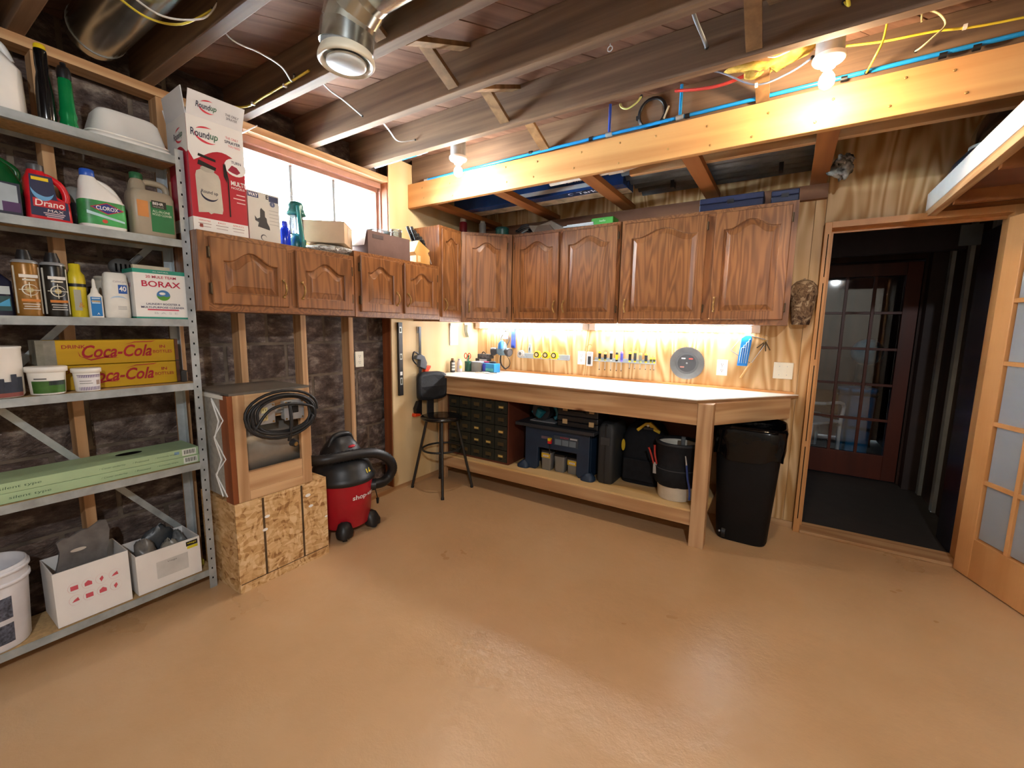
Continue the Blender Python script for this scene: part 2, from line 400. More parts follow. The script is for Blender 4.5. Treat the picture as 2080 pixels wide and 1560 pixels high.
for a, b in ((WY0 + .03, 1.70), (1.72, 2.02), (2.04, WY1 - .03)):
    MB().box(-2.876, -2.872, a, b, WZ0 + .03, WZ1 - .03).build('pane', 'glass', window_1)
# ---- back wall
mb = MB(); mb.box(-2.86, .145, YB + .014, YB + .11, 0, 2.76).box(.145, 1.02, YB + .014, YB + .11, 2.105, 2.76).box(1.02, XR + .2, YB + .014, YB + .11, 0, 2.76)
wall_back = struct(mb.build('wall_back', 'pine_z'), 'plywood clad back wall with a door opening')
for x0, x1, z0, z1 in ((XP + .002, -1.16, .05, 2.73), (-1.157, .083, .05, 2.73), (.086, .143, .05, 2.73), (.146, 1.02, 2.108, 2.73), (1.023, XR, .05, 2.73)):
    MB().box(-(x1 - x0) / 2, (x1 - x0) / 2, 0, .012, z0, z1).build('plywood_panel', 'ply_z', wall_back, ((x0 + x1) / 2, YB, 0))
MB().box(-2.69, .143, YB - .004, YB + .012, 0, .048).build('sole_plate', 'pine_x', wall_back)
# ---- other walls
struct(MB().box(XR, XR + .1, YF - .2, YB, 0, 2.76).build('wall_right', mat('cfc4b2', .8)), 'plain wall to the right')
struct(MB().box(-2.86, XR, YF - .1, YF, 0, 2.76).build('wall_front', mat('cfc8bc', .8)), 'plain wall behind the viewer')
# ---- ceiling: deck, diagonal subfloor boards, joists
ceiling = struct(MB().box(-3.1, XR + .2, YF - .2, YB + .11, 2.762, 2.80).build('ceiling', mat('2a201a', .9)), 'open joist ceiling with old diagonal board subfloor')
def clip(poly, f):
    out = []
    for i in range(len(poly)):
        a, b = poly[i], poly[(i + 1) % len(poly)]; fa, fb = f(a), f(b)
        if fa >= 0: out.append(a)
        if fa * fb < 0: t = fa / (fa - fb); out.append((a[0] + (b[0] - a[0]) * t, a[1] + (b[1] - a[1]) * t))
    return out
ang = math.radians(54); ux, uy = math.cos(ang), math.sin(ang); BW = .155
for k in range(-44, 31):
    c0 = k * BW; quad = []
    for a, b in ((-9, c0 + .002), (9, c0 + .002), (9, c0 + BW - .002), (-9, c0 + BW - .002)): quad.append((a * ux - b * uy, a * uy + b * ux))
    for f in (lambda p: p[0] + 2.855, lambda p: XR - p[0], lambda p: p[1] - YF, lambda p: YB - p[1]): quad = clip(quad, f) if quad else quad
    if len(quad) > 2:
        cx, cy = quad[0]; loc = Matrix.Rotation(-ang, 2)
        pts = [tuple(loc @ Vector((p[0] - cx, p[1] - cy))) for p in quad]; dz = random.uniform(0, .004)
        MB().prism(pts, ZC + dz, 2.76).build('subfloor_board', 'subfloor', ceiling, (cx, cy, 0), (0, 0, ang))
joists = [.945 + .4225 * k for k in range(-8, 4)] + [3.05]
jo = MB().box(-2.85, XR, -.05, 0, 2.54, ZC).build('joist', 'joist', ceiling, bevel=.003)
for i, y in enumerate(joists):
    j = jo if i == 0 else copy_of(jo, ceiling); j.location = (0, y, 0)
MB().box(-2.69, XR, 2.645, 2.695, 2.536, ZC).build('joist', 'joist', ceiling)
# cross bridging between joists
def bridge(x, ya, yb, flip):
    L = math.hypot(yb - ya, .165); a = math.atan2(.165, yb - ya)
    m = MB().box(-.03, .03, -L / 2 + .01, L / 2 - .01, -.01, .01)
    return m.build('bridging_strut', 'brace', ceiling, (x, (ya + yb) / 2, 2.637), (a if flip else -a, 0, 0), bevel=.001)
for x in (-1.47, -.235):
    for i in range(6, 11):
        bridge(x + .02 * (i - 9), joists[i], joists[i + 1] - .05, 0); bridge(x + .07 + .02 * (i - 9), joists[i], joists[i + 1] - .05, 1)
    bridge(x + .03, joists[11], 2.64, 0)
# ---- pine beam
beam = struct(MB().box(-2.695, XR, 2.60, 2.64, 2.352, 2.536).build('ceiling_beam', wood('beam_fir', 'd6a468', 'b8804a', 'x', 5, 6, .05, .4, .6, .3, True), bevel=.003), 'long pale pine beam below the joists')
nail = MB().lathe([(.006, 0), (.006, .002), (.003, .003)], n=8).build('nail_head', 'brass', beam)
first = True
for x in (-2.5, -2.25, -1.75, -1.5, -1.22, -.95, -.7, -.45, -.2, .05, .3, .5):
    for z in (2.395, 2.49):
        n = nail if first else copy_of(nail, beam); first = False
        n.location = (x + random.uniform(-.05, .05), 2.60, z + random.uniform(-.015, .015)); n.rotation_euler = (PI / 2, 0, 0)
# ---- storage rack boards between beam and ledger
rack = struct(MB().box(-2.69, .143, 3.505, 3.548, 2.262, 2.352).build('ceiling_ledger', wood('ledger_wood', '8a6248', '6a4632', 'x', 5, 4, .06, .5, .6, .3)), 'brown ledger board above the wall cabinets with rack boards')
rb = MB().box(-.045, .045, 2.641, 3.548, 2.354, 2.392).build('rack_board', 'fir_y', rack)
for i, x in enumerate((-2.46, -1.83, -1.16, -.54, .085)):
    r = rb if i == 0 else copy_of(rb, rack); r.location = (x, 0, 0)
MB().box(-.95, XR, 2.86, 2.90, 2.393, 2.432).build('rack_strip', 'pine_x', rack)
# ---- door frame, threshold
fr = struct(MB().box(.146, .185, 3.50, 3.665, 0, 2.105).build('trim_1', 'door', bevel=.003), 'light wooden door frame in the plywood wall')
MB().box(.185, .985, 3.50, 3.665, 2.068, 2.105).build('head_jamb', 'door', fr)
MB().box(.985, 1.02, 3.50, 3.665, 0, 2.105).build('side_jamb', 'door', fr)
MB().box(.185, .20, 3.60, 3.615, 0, 2.068).build('door_stop', 'door', fr)
MB().box(.20, .985, 3.60, 3.615, 2.05, 2.068).build('door_stop', 'door', fr)
MB().box(.185, .985, 3.49, 3.67, 0.001, .022).build('threshold', 'pine_x', fr, bevel=.004)
for z0, z1 in ((.1, .62), (.66, 1.18), (1.22, 1.72), (1.76, 2.03)):
    MB().box(.1655, .1705, 3.4985, 3.5, z0, z1).build('gap_slot', 'hole', fr)
# ---- open french door: 3 x 5 lights
def french(name, wd, ht, wm, gm, loc, rz, label, cols=3, rows=5):
    t = struct(MB().box(0, .105, -.018, .018, .008, ht).build(name, wm, bevel=.003), label); t.location = loc; t.rotation_euler = (0, 0, rz)
    P = lambda n, *b: MB().box(*b).build(n, wm, t, bevel=.002)
    P('stile', wd - .105, wd, -.018, .018, .008, ht); P('bottom_rail', .105, wd - .105, -.017, .017, .008, .245); P('top_rail', .105, wd - .105, -.017, .017, ht - .115, ht)
    x0, x1, z0, z1 = .105, wd - .105, .245, ht - .115; cw, ch = (x1 - x0) / cols, (z1 - z0) / rows
    for i in range(1, cols): P('muntin', x0 + i * cw - .012, x0 + i * cw + .012, -.016, .016, z0, z1)
    for k in range(1, rows):
        for i in range(cols): P('muntin', x0 + i * cw + (.012 if i else 0), x0 + (i + 1) * cw - (.012 if i < cols - 1 else 0), -.016, .016, z0 + k * ch - .012, z0 + k * ch + .012)
    g = MB().box(-.5, .5, -.003, .003, -.5, .5).build('pane', gm, t); first = True
    for k in range(rows):
        for i in range(cols):
            p = g if first else copy_of(g, t); first = False
            p.location = (x0 + (i + .5) * cw, 0, z0 + (k + .5) * ch); p.scale = (cw - .02, 1, ch - .02)
    return t
french('door_1', .78, 2.035, 'door', 'frost', (.972, 3.475, 0), math.radians(-69), 'open light wood french door with frosted panes')
# ---- hall beyond the door
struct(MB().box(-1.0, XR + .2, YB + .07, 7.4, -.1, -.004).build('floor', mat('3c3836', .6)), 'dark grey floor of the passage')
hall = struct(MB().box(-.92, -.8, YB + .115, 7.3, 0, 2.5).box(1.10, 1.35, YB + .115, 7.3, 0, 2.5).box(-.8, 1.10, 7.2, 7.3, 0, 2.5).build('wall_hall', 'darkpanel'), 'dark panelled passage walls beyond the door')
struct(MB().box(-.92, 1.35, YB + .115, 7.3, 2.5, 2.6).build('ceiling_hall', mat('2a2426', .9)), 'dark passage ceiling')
for y in (4.12, 4.55, 4.98): MB().box(1.075, 1.10, y - .035, y + .035, 0, 2.4).build('wall_batten', mat('a8b2bc', .6), hall)
MB().box(.985, 1.10, 5.06, 5.18, 0, 2.2).build('door_post', mat('3a2c2a', .6), hall)
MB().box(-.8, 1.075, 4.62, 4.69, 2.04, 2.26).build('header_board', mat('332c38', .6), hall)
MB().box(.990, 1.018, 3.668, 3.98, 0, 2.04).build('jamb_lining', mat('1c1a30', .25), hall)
MB().box(.96, 1.07, 4.30, 4.32, 2.02, 2.16).build('notice_board', mat('6a7684', .6), hall)
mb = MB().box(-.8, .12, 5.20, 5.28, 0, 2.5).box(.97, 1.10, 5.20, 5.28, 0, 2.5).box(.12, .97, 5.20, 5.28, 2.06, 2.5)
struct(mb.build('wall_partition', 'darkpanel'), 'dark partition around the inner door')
french('door_2', .84, 2.04, 'reddoor', 'glass', (.125, 5.235, 0), 0, 'closed red-brown french door at the end of the passage')

# ================================================================== LAMPS
def ceiling_lamp(loc, strength, colr, label, drop=.085, r=.03):
    t = thing('ceiling_lamp', label, 'lamp', loc, 0, 'bare bulbs between the joists')
    MB().lathe([(.052, .195 - .0), (.052, .03), (.05, .012)], n=18).build('junction_box', 'galv', t)
    MB().lathe([(.060, .012), (.062, 0), (.055, -.010), (.032, -.018), (.026, -.034), (.021, -.036)], n=24).build('porcelain_base', 'whitep', t)
    MB().lathe([(.014, -.034), (.015, -.045), (.019, -.055)], n=14).build('screw_collar', 'steel', t)
    m = emit('bulb_light', colr, strength)
    MB().lathe([(.017, -drop + .030), (.026, -drop + .018), (r, -drop), (.026, -drop - .018), (.014, -drop - .028), (.003, -drop - r)], n=20).build('bulb', m, t)
    return t
WARM = (1, .76, .48, 1)
ceiling_lamp((-2.0, 2.40, 2.540), BULB_WARM, (1, .92, .80, 1), 'bare lit bulb on white socket near the window corner')
ceiling_lamp((.05, 2.40, 2.560), BULB_WARM, WARM, 'bare lit bulb on white socket nearest the open door')
ceiling_lamp((.75, -.80, 2.540), BULB_ROOM, (.92, .965, 1, 1), 'bare lit bulb on white socket behind the viewer')
# ================================================================== SHELF UNIT
SY0, SY1, SX0, SX1 = -.03, .952, -2.703, -2.468
TOPS = [.105, .69, 1.10, 1.413, 1.787, 2.165]
t = thing('shelving_unit', 'tall galvanised steel shelving unit with wooden shelf boards on the left', 'shelf', (SX1, SY1, 0))
def W(x, y, z): return (x - SX1, y - SY1, z)
for x, y, sx, sy in ((SX1, SY1, -1, -1), (SX1, SY0, -1, 1), (SX0, SY1, 1, -1), (SX0, SY0, 1, 1)):
    o = (x - SX1, y - SY1); L = .034; k = .0025
    pts = [(0, 0), (sx * L, 0), (sx * L, sy * k), (sx * k, sy * k), (sx * k, sy * L), (0, sy * L)]
    p = MB().prism([(o[0] + a, o[1] + b) for a, b in pts], 0, 2.20).build('post', 'galv', t)
    m = MB()
    for i in range(40):
        z = .05 + i * .054
        m.box(o[0] - .0004 if sx > 0 else o[0], o[0] + (0 if sx > 0 else .0006), o[1] + sy * .018 - .003, o[1] + sy * .018 + .003, z, z + .010)
        m.box(o[0] + sx * .018 - .003, o[0] + sx * .018 + .003, *((o[1] - .0001, o[1] + .0006) if sy < 0 else (o[1] - .0006, o[1] + .0001)), z + .02, z + .030)
    q = m.build('perforation', 'hole', p); q['kind'] = 'stuff'
    m = MB()
    for z in TOPS:
        for dz in (-.010, -.024): m.cyl((o[0] + sx * .02, o[1], z + dz), (o[0] + sx * .02, o[1] - sy * .006, z + dz), .006, .005, 8)
    m.build('bolt', 'steel', p)
for z in TOPS:
    x0, x1, y0, y1 = SX0 + .003 - SX1, -.003, SY0 + .003 - SY1, -.003
    s = MB().box(x0, x1, y0, y1, z - .012, z - .001).build('shelf_board', 'particle', t)
    m = MB().box(x1 - .0, x1 + .0025, y0 + .03, y1 - .03, z - .032, z + .002).box(x0 - .0, x0 + .0025, y0 + .03, y1 - .03, z - .032, z - .012)
    m.box(x1 - .02, x1, y0 + .03, y1 - .03, z - .032, z - .030); m.build('shelf_lip', 'galv_dull', s)
def brace(y0, z0, y1, z1):
    L = math.hypot(y1 - y0, z1 - z0); a = math.atan2(z1 - z0, y1 - y0)
    MB().box(-.0015, .0015, -L / 2, L / 2, -.014, .014).build('cross_brace', 'galv_dull', t, (SX0 - SX1 + .006, (y0 + y1) / 2 - SY1, (z0 + z1) / 2), (a, 0, 0))
brace(-.02, 1.47, .94, .22); brace(.94, 1.85, -.02, .75)

# ------------------------------------------------------------------ things on the shelves (label faces +x)
def P(name, label, cat, x, y, z, group=None, rz=0): return thing(name, label, cat, (x, y, z), rz, group)
z6 = TOPS[5] + .002
t = P('bleach_jug', 'large plain white plastic jug at the left end of the top shelf', 'jug', -2.57, .385, z6)
MB().loft([(0, 0, 0, .080, .082, 4), (.01, 0, 0, .085, .086, 4), (.16, 0, 0, .085, .084, 3.5), (.21, 0, -.012, .06, .062, 2.6), (.26, 0, -.03, .032, .036, 2), (.285, 0, -.034, .026, .028, 2)]).build('body', 'whitep', t)
MB().tube(spline([(.0, .062, .20), (.0, .040, .25), (0, -.005, .265)]), .014).build('handle', 'whitep', t)
MB().lathe([(.024, .28), (.024, .305), (.022, .31)], (0, -.034), n=16).build('cap', 'whitep', t)
t = P('spray_bottle', 'slim black bottle with yellow cap on the top shelf', 'bottle', -2.50, .517, z6)
MB().lathe([(.024, 0), (.026, .01), (.025, .10), (.021, .15), (.017, .175), (.019, .20), (.019, .25), (.017, .262)], n=18).build('body', mat('0d0d0f', .15, 0, .6, .05), t)
MB().lathe([(.018, .258), (.017, .272), (.014, .276)], n=16).build('cap', 'yellow', t)
t = P('green_bottle', 'slim bright green bottle with black cap on the top shelf', 'bottle', -2.50, .577, z6)
MB().lathe([(.027, 0), (.028, .012), (.024, .03), (.028, .045), (.024, .062), (.022, .11), (.021, .17), (.018, .185)], n=18).build('body', mat('0a8a4a', .2, .3, .6, .05), t)
MB().lathe([(.021, .180), (.022, .21), (.016, .225), (.009, .228), (.009, .240)], n=16).build('cap', 'black', t)
t = P('plastic_tub', 'white plastic tub turned upside down on the top shelf', 'tub', -2.57, .775, z6)
MB().loft([(0, 0, 0, .094, .150, 5), (.012, 0, 0, .094, .150, 5), (.014, 0, 0, .088, .144, 5), (.026, 0, 0, .086, .140, 5), (.028, 0, 0, .081, .134, 5), (.115, 0, 0, .070, .110, 4.5), (.13, 0, 0, .060, .098, 4)], 36).build('body', 'whitep', t)
MB().loft([(.020, 0, 0, .0895, .1455, 5), (.026, 0, 0, .0895, .1455, 5)], 36, False, False).build('rim_band', 'white', t)
z5 = TOPS[4] + .002
t = P('detergent_jug', 'dark green detergent jug at the left of the second highest shelf', 'jug', -2.625, .36, z5)
MB().loft([(0, 0, 0, .055, .085, 4), (.14, 0, 0, .055, .085, 4), (.20, 0, -.01, .050, .07, 3), (.245, 0, -.03, .03, .035, 2), (.26, 0, -.03, .028, .03, 2)]).build('body', mat('0c5a2a', .25), t)
MB().tube(spline([(0, .06, .13), (0, .075, .19), (0, .03, .225)]), .013).build('handle', mat('0c5a2a', .25), t)
t = P('cleaner_box', 'dark blue cleaner box marked AX beside the red jug', 'box', -2.515, .33, z5)
MB().box(-.045, .045, -.105, .085, 0, .115).build('carton', mat('20263a', .5), t, bevel=.002)
decal('label_art', [(-.03, -.05), (.08, -.05), (.08, .045), (.03, .05)], (.0456, -.004, .06), '+x', mat('a8b6c0', .5), t)
decal('label_art', rect(.045, .035), (.0459, .058, .027), '+x', mat('4a2a5c', .5), t); decal('label_art', rect(.04, .03), (.0459, .005, .025), '+x', mat('5c2a3c', .5), t)
text('AX', (.0462, -.035, .09), '+x', .018, 'yellow', t, .028, 0, .02)
# red drain cleaner
rd = mat('d41f2c', .3, 0, .5, .04)
t = P('drain_cleaner_jug', 'red drain cleaner jug with grey cap and big side handle', 'jug', -2.515, .492, z5)
mb = MB(); mb.loft([(0, 0, 0, .036, .062, 5), (.006, 0, 0, .038, .063, 5), (.075, 0, 0, .038, .060, 5), (.095, 0, -.018, .036, .044, 4), (.15, 0, -.025, .033, .035, 3.5), (.172, 0, -.025, .026, .027, 2.4), (.19, 0, -.024, .021, .022, 2)])
mb.build('body', rd, t)
MB().tube(spline([(0, .048, .07), (0, .055, .105), (0, .042, .145), (0, .012, .168), (0, -.01, .172)]), .012, 10).build('handle', rd, t)
MB().lathe([(.023, .184), (.024, .20), (.023, .207)], (0, -.024), n=18).build('cap', mat('4a4a4e', .4), t)
decal('label_panel', [(-.055, .01), (.05, .004), (.05, .07), (.02, .078), (.012, .16), (-.05, .16)], (.0392, 0, .004), '+x', mat('2a2f52', .4), t)
decal('label_art', arc(.032, .045, .018, PI * 1.0, PI * 1.9), (.0397, -.018, .115), '+x', mat('6aa8d8', .4), t)
decal('label_art', rect(.046, .012), (.0397, -.022, .150), '+x', 'yellow', t)
decal('label_art', rect(.088, .032), (.0396, -.003, .062), '+x', mat('c8202c', .4), t)
text('Drano', (.0402, -.002, .062), '+x', .024, mat('f6e8e4', .5), t, .08, .1, .01); text('MAX', (.0402, .012, .036), '+x', .010, mat('f6e8e4', .5), t, .045, .1)
for k in range(3): decal('label_line', rect(.06 - .008 * k, .004), (.0398, .008, .026 - .007 * k), '+x', mat('c8b0b8', .5), t)
t = P('aerosol_can', 'grey domed can standing behind the red and white jugs', 'can', -2.64, .60, z5)
MB().lathe([(.035, 0), (.035, .15), (.028, .17), (.012, .18)], n=18).build('body', mat('8a8a86', .4), t)
MB().lathe([(.0355, .02), (.0355, .11)], n=18, cap0=False, cap1=False).build('label', mat('3a4a6a', .4), t)
# bleach
t = P('bleach_bottle', 'white bleach bottle with green label and blue cap', 'bottle', -2.525, .655, z5)
MB().loft([(0, 0, 0, .046, .070, 4), (.008, 0, 0, .048, .074, 4), (.115, 0, 0, .048, .073, 4), (.15, 0, -.012, .044, .056, 3), (.19, 0, -.032, .030, .033, 2.3), (.212, 0, -.036, .021, .022, 2)]).build('body', 'whitep', t)
MB().loft([(.014, 0, 0, .0486, .0744, 4), (.050, 0, 0, .0487, .0744, 4), (.112, 0, 0, .0486, .0738, 4)], 28, False, False).build('label', mat('3fa85a', .4, 0, .5, .3, 12), t)
MB().tube(spline([(0, -.02, .195), (0, .025, .178), (0, .056, .135), (0, .060, .10)]), .013, 10).build('handle', 'whitep', t)
MB().lathe([(.023, .21), (.024, .215), (.023, .235), (.02, .238)], (0, -.036), n=18).build('cap', mat('2a5cc8', .35), t)
decal('label_art', [(-.055, 0), (0, .024), (.055, 0), (0, -.024)], (.0492, .006, .083), '+x', mat('c8283c', .4), t)
decal('label_art', [(-.048, 0), (0, .020), (.048, 0), (0, -.020)], (.0496, .006, .083), '+x', mat('2a3a8a', .4), t)
text('CLOROX', (.0500, .006, .083), '+x', .016, 'whitep', t, .072, 0, .02)
decal('label_art', [(-.06, .015), (.06, -.012), (.06, -.02), (-.06, .002)], (.0491, 0, .052), '+x', mat('bfe4e8', .4), t)
decal('label_art', ell(.009, .008), (.0493, -.005, .030), '+x', mat('d04a3a', .4), t)
# wood cleaner
tan = mat('a89c88', .4, 0, .5, .04)
t = P('wood_cleaner_jug', 'tan-grey rectangular jug with green label and built-in top handle', 'jug', -2.535, .828, z5)
MB().loft([(0, 0, 0, .055, .075, 7), (.006, 0, 0, .058, .080, 7), (.175, 0, 0, .058, .080, 7), (.195, 0, 0, .054, .076, 5), (.20, 0, 0, .05, .07, 5)]).build('body', tan, t)
MB().tube(spline([(0, .066, .19), (0, .066, .225), (0, .045, .243), (0, -.005, .243), (0, -.022, .235)]), .014, 10).build('handle', tan, t)
MB().loft([(.19, 0, -.045, .04, .03, 4), (.235, 0, -.042, .026, .026, 3), (.25, 0, -.042, .02, .02, 2)]).build('neck', tan, t)
MB().lathe([(.024, .248), (.024, .272), (.021, .275)], (0, -.042), n=16).build('cap', mat('2c6a44', .4), t)
decal('label_panel', rect(.085, .13), (.0586, .025, .085), '+x', mat('1f7a46', .4), t); decal('label_panel', rect(.04, .07), (.0586, -.045, .115), '+x', mat('d08a4a', .4), t)
decal('label_panel', rect(.055, .032), (.0590, .015, .142), '+x', mat('20221e', .4), t)
text('BEHR', (.0594, .012, .146), '+x', .012, 'whitep', t, .04, 0, .02); text('PREMIUM', (.0594, .012, .132), '+x', .006, mat('b8b8b0'), t, .04)
text('ALL-IN-ONE', (.0594, .022, .112), '+x', .011, mat('d8e8d0'), t, .066, 0, .01); text('WOOD CLEANER', (.0594, .024, .098), '+x', .010, mat('d8e8d0'), t, .074, 0, .01)
# ---- shelf 4
z4 = TOPS[3] + .002
t = P('pump_bottle', 'dark blue bottle with white label at the far left of the middle shelf', 'bottle', -2.54, .325, z4)
MB().loft([(0, 0, 0, .035, .045, 4), (.13, 0, 0, .035, .045, 4), (.16, 0, 0, .02, .02, 2), (.18, 0, 0, .012, .012, 2)]).build('body', mat('141c38', .3), t)
decal('label_panel', rect(.07, .03), (.0356, 0, .095), '+x', mat('c0ccd0', .4), t); decal('label_panel', rect(.07, .055), (.0356, 0, .045), '+x', mat('1f4a50', .4), t); decal('label_art', [(-.02, -.015), (.02, -.015), (.02, .015)], (.0360, .012, .05), '+x', mat('4aa8d8', .4), t)
def spray(name, label, y, base, side, txt):
    t = P(name, label, 'can', -2.515, y, z4, 'black and gold spray cans on the middle shelf')
    MB().lathe([(.036, 0), (.037, .004), (.037, .195), (.034, .205), (.026, .214)], n=24).build('body', base, t)
    MB().lathe([(.0375, .202), (.036, .208), (.030, .214)], n=24, cap0=False, cap1=False).build('rim', 'steel', t)
    MB().lathe([(.024, .212), (.022, .228), (.018, .242), (.016, .252)], n=18).build('cap', 'black', t)
    decal('label_art', arc(.022, .022, .004, 0, 2 * PI - .01, 24), (.0385, 0, .10), '+x', mat('d8d4c4'), t)
    decal('label_art', ell(.010, .010), (.0385, 0, .10), '+x', mat('b8a46a'), t)
    for a in (rect(.058, .0025), rect(.0025, .058)): decal('label_art', a, (.0386, 0, .10), '+x', mat('d8d4c4'), t)
    decal('label_art', rect(.05, .010), (.0385, 0, .060), '+x', mat('c87a2c'), t)
    for k, wd in enumerate((.045, .04, .045)): decal('label_line', rect(wd, .0035), (.0385, 0, .046 - .009 * k), '+x', mat('c8c4bc'), t)
    decal('label_line', rect(.05, .012), (.0385, 0, .152), '+x', mat('e4e0d8'), t); decal('label_line', rect(.034, .006), (.0385, 0, .138), '+x', mat('d8d4c4'), t)
    m = MB()
    for a in (1.0, -1.15): m.add([(.0374 * math.cos(a + d), .0374 * math.sin(a + d), z) for d, z in ((-.12, .01), (.12, .01), (.12, .19), (-.12, .19))], [(0, 1, 2, 3)])
    m.build('side_stripe', side, t)
spray('spray_can', 'gold and black spray can left of the all-black spray can', .408, mat('94682a', .3, .2), mat('e4e0d0'), '')
spray('spray_can', 'black spray can with white crosshair print next to the yellow bottle', .484, mat('14120f', .3), mat('d8d8d0'), '')
t = P('lighter_fluid_bottle', 'tall yellow bottle with a black band on the middle shelf', 'bottle', -2.535, .551, z4)
MB().lathe([(.029, 0), (.030, .005), (.030, .15), (.028, .175), (.018, .19), (.018, .218), (.015, .22)], n=20).build('body', mat('d8c426', .35), t)
MB().lathe([(.0304, .125), (.0304, .138)], n=20, cap0=False, cap1=False).build('band', 'black', t)
decal('label_panel', rect(.022, .085), (.0308, -.006, .07), '+x', mat('a8a898', .5), t); text('&', (.0312, .004, .05), '+x', .02, mat('c88a20'), t)
t = P('small_spray_bottle', 'small white nozzle bottle with a blue label', 'bottle', -2.505, .598, z4)
MB().loft([(0, 0, 0, .018, .023, 3), (.09, 0, 0, .018, .023, 3), (.104, 0, 0, .012, .013, 2), (.12, 0, 0, .010, .010, 2), (.125, 0, 0, .007, .007, 2), (.155, 0, 0, .005, .005, 2), (.162, 0, 0, .003, .003, 2)], 20).build('body', 'white', t)
decal('label_panel', rect(.034, .08), (.0187, -.002, .046), '+x', mat('1a78c0', .4), t); decal('label_line', rect(.028, .006), (.0192, -.002, .068), '+x', mat('e8c088'), t); text('A', (.0192, .002, .016), '+x', .009, 'white', t)
for k in range(3): decal('label_line', rect(.026, .004), (.0192, -.002, .080 - .006 * k * 1.6), '+x', mat('cfe4f0'), t)
t = P('lotion_bottle', 'white lotion bottle with a blue square marked 40', 'bottle', -2.52, .672, z4)
MB().loft([(0, 0, 0, .028, .042, 3), (.006, 0, 0, .030, .044, 3), (.14, 0, 0, .030, .043, 3), (.188, 0, 0, .026, .038, 3), (.196, 0, 0, .02, .032, 3)]).build('body', mat('e6e6e0', .4), t)
decal('label_art', rect(.030, .038), (.0305, .016, .125), '+x', mat('2458a8', .4), t); text('40', (.0309, .016, .127), '+x', .022, 'whitep', t, .024, 0, .02)
text('CalmCare', (.0307, .008, .158), '+x', .009, mat('b0a8b8'), t, .045, .2); decal('label_art', arc(.03, .02, .006, .3, PI - .3), (.0306, 0, .075), '+x', mat('a8c8e4'), t)
for k in range(3): decal('label_line', rect(.03, .002), (.0306, .01, .05 - .006 * k), '+x', mat('a0a0a0'), t)
t = P('canister', 'plain off-white canister behind the lotion bottle', 'can', -2.64, .665, z4)
MB().lathe([(.034, 0), (.034, .18), (.030, .185)], n=18).build('body', mat('b4b0a4'), t); MB().lathe([(.0345, .165), (.0345, .178)], n=18, cap0=False, cap1=False).build('lid', mat('a4a094'), t)
t = P('work_light', 'dim grey grille-faced work light hanging behind the borax box', 'light', -2.66, .74, z4)
MB().loft([(0, 0, 0, .03, .03, 3), (.20, 0, 0, .012, .012, 2)]).build('stand', mat('2a2a2c', .6), t)
MB().ball((.0, 0, .235), (.026, .05, .042)).build('head', mat('4a4a4a', .6), t); MB().tube([(0, .035, .255), (0, .075, .30)], .012).build('grip', mat('5a5a5a', .6), t)
for i in range(4): MB().box(.022, .028, -.03 + i * .017, -.024 + i * .017, .215, .25).build('grille_bar', 'hole', t)
# borax
t = P('borax_box', 'white borax carton with teal edges at the right of the middle shelf', 'box', -2.545, .826, z4, None, 0)
MB().box(-.06, .068, -.102, .102, 0, .222).build('carton', mat('f0efec', .45, 0, .5, .01), t, bevel=.0015)
MB().box(-.0605, .0688, -.1025, .1025, .205, .2225).build('top_band', mat('2a9a84', .4), t); MB().box(-.0605, .0688, -.1025, .1025, 0, .008).build('bottom_band', mat('2a9a84', .4), t)
MB().box(-.02, .002, -.08, .06, .222, .245).build('open_flap', mat('d8c8b0'), t)
ink = mat('c02848', .5, 0, .3, 0); nav = mat('3a3a66', .5, 0, .3, 0); X = .0695
text('20 MULE TEAM', (X, .0, .190), '+x', .012, ink, t, .115, 0, .012); text('BORAX', (X, .0, .158), '+x', .027, ink, t, .148, 0, .015)
text('ALL NATURAL', (X, .0, .2135), '+x', .005, 'whitep', t, .06)
decal('label_art', ell(.026, .024), (X - .0003, .004, .108), '+x', mat('4a86c4', .4), t); decal('label_art', arc(.026, .024, .022, PI, 2 * PI), (X, .004, .108), '+x', mat('5aa03c', .4), t); decal('label_art', ell(.012, .006), (X, .0, .116), '+x', 'whitep', t)
text('LAUNDRY BOOSTER &', (X, .002, .067), '+x', .009, nav, t, .13, 0, .01); text('MULTI-PURPOSE CLEANER', (X, .0, .052), '+x', .009, nav, t, .165, 0, .01)
decal('label_line', rect(.12, .006), (X, 0, .041), '+x', mat('d03a5a'), t); text('B A S E', (X, .01, .026), '+x', .010, mat('cfcfcf'), t, .09)
text('BORAX', (.0, -.1032, .15), '-y', .02, ink, t, .07)
